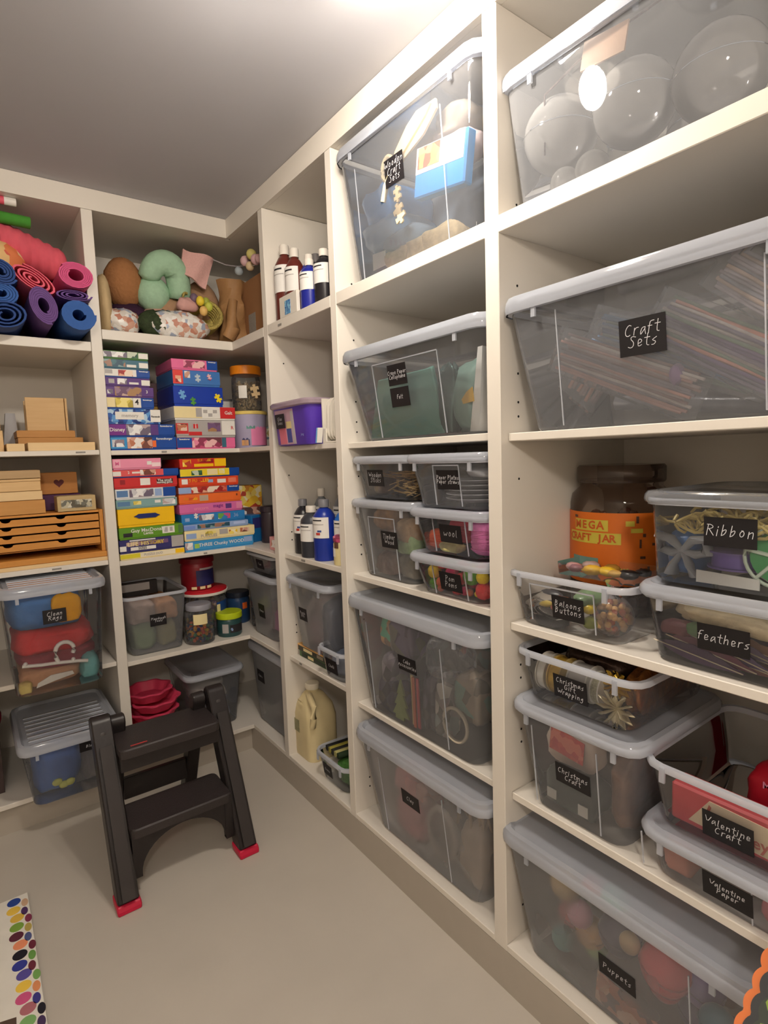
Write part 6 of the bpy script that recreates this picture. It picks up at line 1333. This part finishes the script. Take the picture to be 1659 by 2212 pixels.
# christmas craft
Fx = F_xmas
inb(Fx, 'red_white_pack', 'white packet with a red patch at the top of the Christmas Craft box', 'packet', -.03, .05, .115, .065, .04, .048, M('xmas_white', (206, 186, 170), .4, var=.1), 191, .1)
flat(Fx, 'red_card', 'red chequered card inside the Christmas Craft box', 'card', [(-.035, 0), (.05, 0), (.05, .05), (-.035, .055)], -.035, .003, .145, picture('pic_xred', [(206, 70, 56), (190, 50, 44), (220, 110, 90)], 60), .002, -.1)
inb(Fx, 'dark_green_pack', 'dark green packet at the bottom of the Christmas Craft box', 'packet', -.03, .05, .008, .07, .04, .05, M('xmas_green', (60, 72, 64), .3, var=.3, bump=.5), 192, .15)
flat(Fx, 'white_tag', 'small white tag at the bottom of the Christmas Craft box by the post', 'tag', [(-.012, 0), (.012, 0), (.013, .022), (-.012, .022)], -.065, .004, .03, PAPER, .002)
flat(Fx, 'white_tag', 'small white tag at the bottom of the Christmas Craft box by the seam', 'tag', [(-.012, 0), (.012, 0), (.012, .024), (-.012, .024)], .015, .004, .025, PAPER, .002)
inb(Fx, 'brown_pack', 'brown packet seen through the side of the Christmas Craft box', 'packet', .075, .16, .008, .028, .13, .09, M('xmas_brown', (120, 88, 70), .3, var=.4, scale=30, bump=.8), 193, .2)
inb(Fx, 'dim_heap', 'dim heap filling the back of the Christmas Craft box', 'packet', -.01, .22, .008, .09, .09, .09, M('xmas_dim', (110, 90, 84), .5, var=.3, scale=20, bump=.5), 194, .2)
# valentine
Fv = F_val
vp = thing('letter_pack', 'cream lettered pack on red paper in the Valentine Craft box', 'craft pack', at(Fv, .02, .012, .010), RR)
G().box(-.118, .105, .0, .05, 0, .072).obj('red_packing', C((206, 60, 70), .4), vp, bevel=.004)
G().prism([(-.085, .012), (.105, .006), (.105, .058), (-.05, .064)], -.0015, 0).obj('cream_panel', C((240, 222, 190), .5), vp)
text(vp, 'hey Day', .028, (.052, -.002, .026), C((206, 110, 100), .5), bold=.0006)
G().prism([(-.06, .024), (-.054, .022), (-.046, .054), (-.05, .057)], -.0025, -.0015).obj('red_mark', C((190, 80, 60), .5), vp)
inb(Fv, 'red_paper', 'deep red paper bag standing at the back of the Valentine Craft box', 'paper', .05, .19, .01, .07, .07, .052, C((176, 20, 40), .5), 201, .12)
G2 = text(bpy.data.objects['red_paper'], 'Mother', .018, (-.01, -.064, .07), PNK, bold=.0004)
inb(F_val2, 'pink_packet', 'salmon pink packet in the low box beneath Valentine Craft, by the front', 'packet', -.085, .05, .008, .03, .04, .032, C((206, 130, 110), .5), 202, .15)
inb(F_val2, 'rose_packet', 'rose packet at the far end of the low box beneath Valentine Craft', 'packet', .085, .08, .008, .035, .07, .032, C((206, 110, 120), .5), 203, .15)
inb(F_val2, 'purple_packet', 'purple packet below the rose one in the same low box', 'packet', .075, .16, .008, .04, .05, .026, C((110, 70, 130), .5), 204, .15)
inb(F_val2, 'grey_packet', 'grey packet behind the unreadable label', 'packet', 0, .14, .008, .05, .10, .028, C((140, 120, 114), .5), 205, .15)
# toys
Ft = F_toys
TOY = [(-.16, .05, .16, .036, (196, 160, 90), 'ochre toy ball high at the post end of the toy box'), (-.10, .05, .18, .026, (206, 90, 84), 'red toy ball between the ochre and teal ones'), (-.055, .045, .17, .034, (80, 190, 170), 'shiny teal toy ball near the top of the toy box'), (-.12, .05, .11, .030, (214, 150, 170), 'pale pink toy ball in the toy box'), (-.04, .06, .10, .046, (76, 70, 96), 'slate purple toy ball in the middle of the toy box'), (-.17, .05, .055, .032, (196, 90, 100), 'rose toy ball low at the post end'), (-.165, .05, .018, .028, (70, 140, 140), 'blue green toy ball at the bottom of the toy box'), (-.105, .05, .065, .036, (206, 150, 70), 'amber toy ball beneath the pale pink one'), (-.10, .045, .022, .026, (140, 180, 70), 'lime toy ball at the bottom of the toy box'), (.07, .06, .115, .05, (214, 60, 70), 'large bright red toy ball beside the dark label'), (.06, .06, .06, .034, (196, 50, 60), 'smaller red toy ball under the large red one'), (.125, .06, .095, .042, (110, 90, 150), 'violet toy ball beside the large red one'), (.175, .05, .085, .034, (70, 120, 140), 'dull teal toy ball at the seam of the toy box'), (.20, .06, .05, .04, (80, 110, 160), 'blue toy ball at the far end of the toy box'), (.12, .05, .035, .034, (70, 66, 110), 'indigo toy ball at the bottom of the toy box'), (.0, .05, .125, .022, (222, 190, 140), 'cream toy ball above the dark label')]
for i, (x, y, z_, r, c, lb) in enumerate(TOY):
    t = thing('toy_ball', lb, 'toy ball', at(Ft, x, y+.02*(i % 3), z_+.03), RR, 'toy balls in the toy box')
    G().ball((0, 0, 0), r, 16, (1, .9, 1), .02, rnd=rn).obj('ball', C(c, .35), t, 180)
    if r > .03: G().tube([(r*.99*math.cos(a), r*.9*math.sin(a), .1*r*math.sin(2*a)) for a in [2*PI*k/20 for k in range(21)]], .002, 5, caps=False).obj('seam', C(tuple(int(v*.75) for v in c), .4), t, 60)
flat(Ft, 'picture_card', 'rust and brown picture card leaning at the front of the toy box', 'card', [(-.06, 0), (.075, 0), (.075, .065), (-.06, .07)], .01, .002, .014, picture('pic_rust', [(150, 80, 50), (190, 120, 90), (90, 60, 50), (200, 160, 130), (170, 90, 40)], 50), .002, -.08)
inb(Ft, 'toy_heap', 'dim multicoloured heap at the back of the toy box', 'toys', 0, .28, .01, .20, .09, .12, picture('pic_toys', [(90, 70, 80), (130, 80, 70), (70, 80, 100), (120, 100, 70)], 12), 211, .25)

# ------------------------------------------------------------------ dotted sheet on the floor, border strips by the nearest bay
po = thing('dotted_poster', 'white poster card edged with two columns of coloured dots on the floor', 'poster', (-1.25, -.36, 0), .0)
G().box(-.34, .335, -.98, .0, 0, .010).obj('card', C((236, 232, 222), .6), po, bevel=.001)
DC = [(40, 70, 150), (240, 200, 80), (230, 190, 80), (130, 170, 70), (96, 40, 60), (240, 150, 110), (30, 28, 40), (50, 60, 150), (90, 80, 160), (246, 206, 80), (214, 90, 140), (180, 110, 120), (130, 180, 110), (150, 40, 40), (60, 50, 90)]
DC2 = [(206, 170, 140), (80, 50, 100), (130, 50, 80), (190, 170, 90), (80, 90, 140), (110, 40, 60), (110, 160, 80), (110, 44, 60), (120, 170, 90), (230, 150, 100), (64, 60, 140), (30, 28, 40), (70, 50, 90), (120, 50, 30), (60, 110, 160)]
dm = {}
for col, cs_, x in ((0, DC, .298), (1, DC2, .3245)):
    for i, c in enumerate(cs_):
        if c not in dm: dm[c] = G().lathe([(.0175, 0), (.0175, .0006)], 18).mesh('dot', C(c, .6))
        o = bpy.data.objects.new('dot', dm[c]); S.collection.objects.link(o); o.parent = po; o.location = (x-.004*math.sin(i*2.1), -.024-.0385*i-(.019 if col else 0), .0101); o.scale = (1.0 if col == 0 else .5, 1, 1)
def floor_print(name, pts, m, x, y, z=.0101):
    g = G(); g.prism(pts, 0, .0005); g.rot(PI/2, 'X'); o = g.obj(name, m, po); o.location = (x, y, z); return o
floor_print('dark_print', [(0, .10), (-.09, .12), (-.16, .02), (-.12, -.10), (.0, -.13), (.035, -.12), (.03, -.03), (.012, .03), (.015, .07)], C((88, 70, 58), .6), .242, -.575)
floor_print('violet_print', [(-.08, 0), (.0, 0), (.005, .03), (-.01, .05), (-.08, .06)], C((80, 60, 120), .6), .232, -.47)
floor_print('skin_print', oval(.085, .075, 24), C((226, 160, 140), .6), .235, -.775, .0108)
for k, (x, y) in enumerate(((.268, -.478), (.285, -.505))):
    o = G().lathe([(.007, 0), (.007, .0005)], 8).obj('dark_speck', C((110, 96, 90), .6), po); o.location = (x-.008, y, .0102)
bs = thing('border_strips', 'bundle of scalloped orange, black and lime border strips leaning by the nearest bay', 'border strips', (0, 0, 0))
# strips run from the floor out in the room up to the shelf edge, edge on to the camera
A_, B2 = Vector((-1.15, -2.062, .022)), Vector((-.035, -2.062, .585))
d = (B2-A_).normalized(); side_ = Vector((0, -1, 0)); nr = d.cross(side_).normalized()
Lb = (B2-A_).length
for k, (c, off, wv, lb) in enumerate((((208, 106, 30), .0, .0, 'orange scalloped strip'), ((12, 12, 10), .002, -.010, 'black strip'), ((26, 36, 14), .004, -.020, 'dark green strip'))):
    n = 330; g = G(); v = []
    for i in range(n+1):
        s_ = Lb*i/n; w_ = abs(math.sin(PI*s_/.033))**.7*.006+wv
        for (e, h_) in ((-w_, 0), (.05, 0), (-w_, .0012), (.05, .0012)):
            p = A_+d*s_+side_*e-nr*(off+h_)*1.0; v.append(tuple(p))
    f = []
    for i in range(n):
        q = 4*i; f += [(q, q+1, q+5, q+4), (q+2, q+6, q+7, q+3), (q, q+4, q+6, q+2), (q+1, q+3, q+7, q+5)]
    g.add(v, f); g.obj('strip', C(c, .5), bs, label=lb)
for i in range(30):
    s_ = .01+Lb*i/31; g = G(); q = []
    for (u, w_) in ((0, .024), (.008, .019), (.020, .022), (.024, .030), (.014, .036), (.002, .032)): q.append(tuple(A_+d*(s_+u)+side_*w_-nr*.0056))
    q2 = [tuple(Vector(p)-nr*.0008) for p in q]; n = 6
    g.add(q+q2, [tuple(range(n)), tuple(range(2*n-1, n-1, -1))]+[(j, j+n, (j+1) % n+n, (j+1) % n) for j in range(n)]); g.obj('lime_patch', C((124, 150, 40), .5), bs)
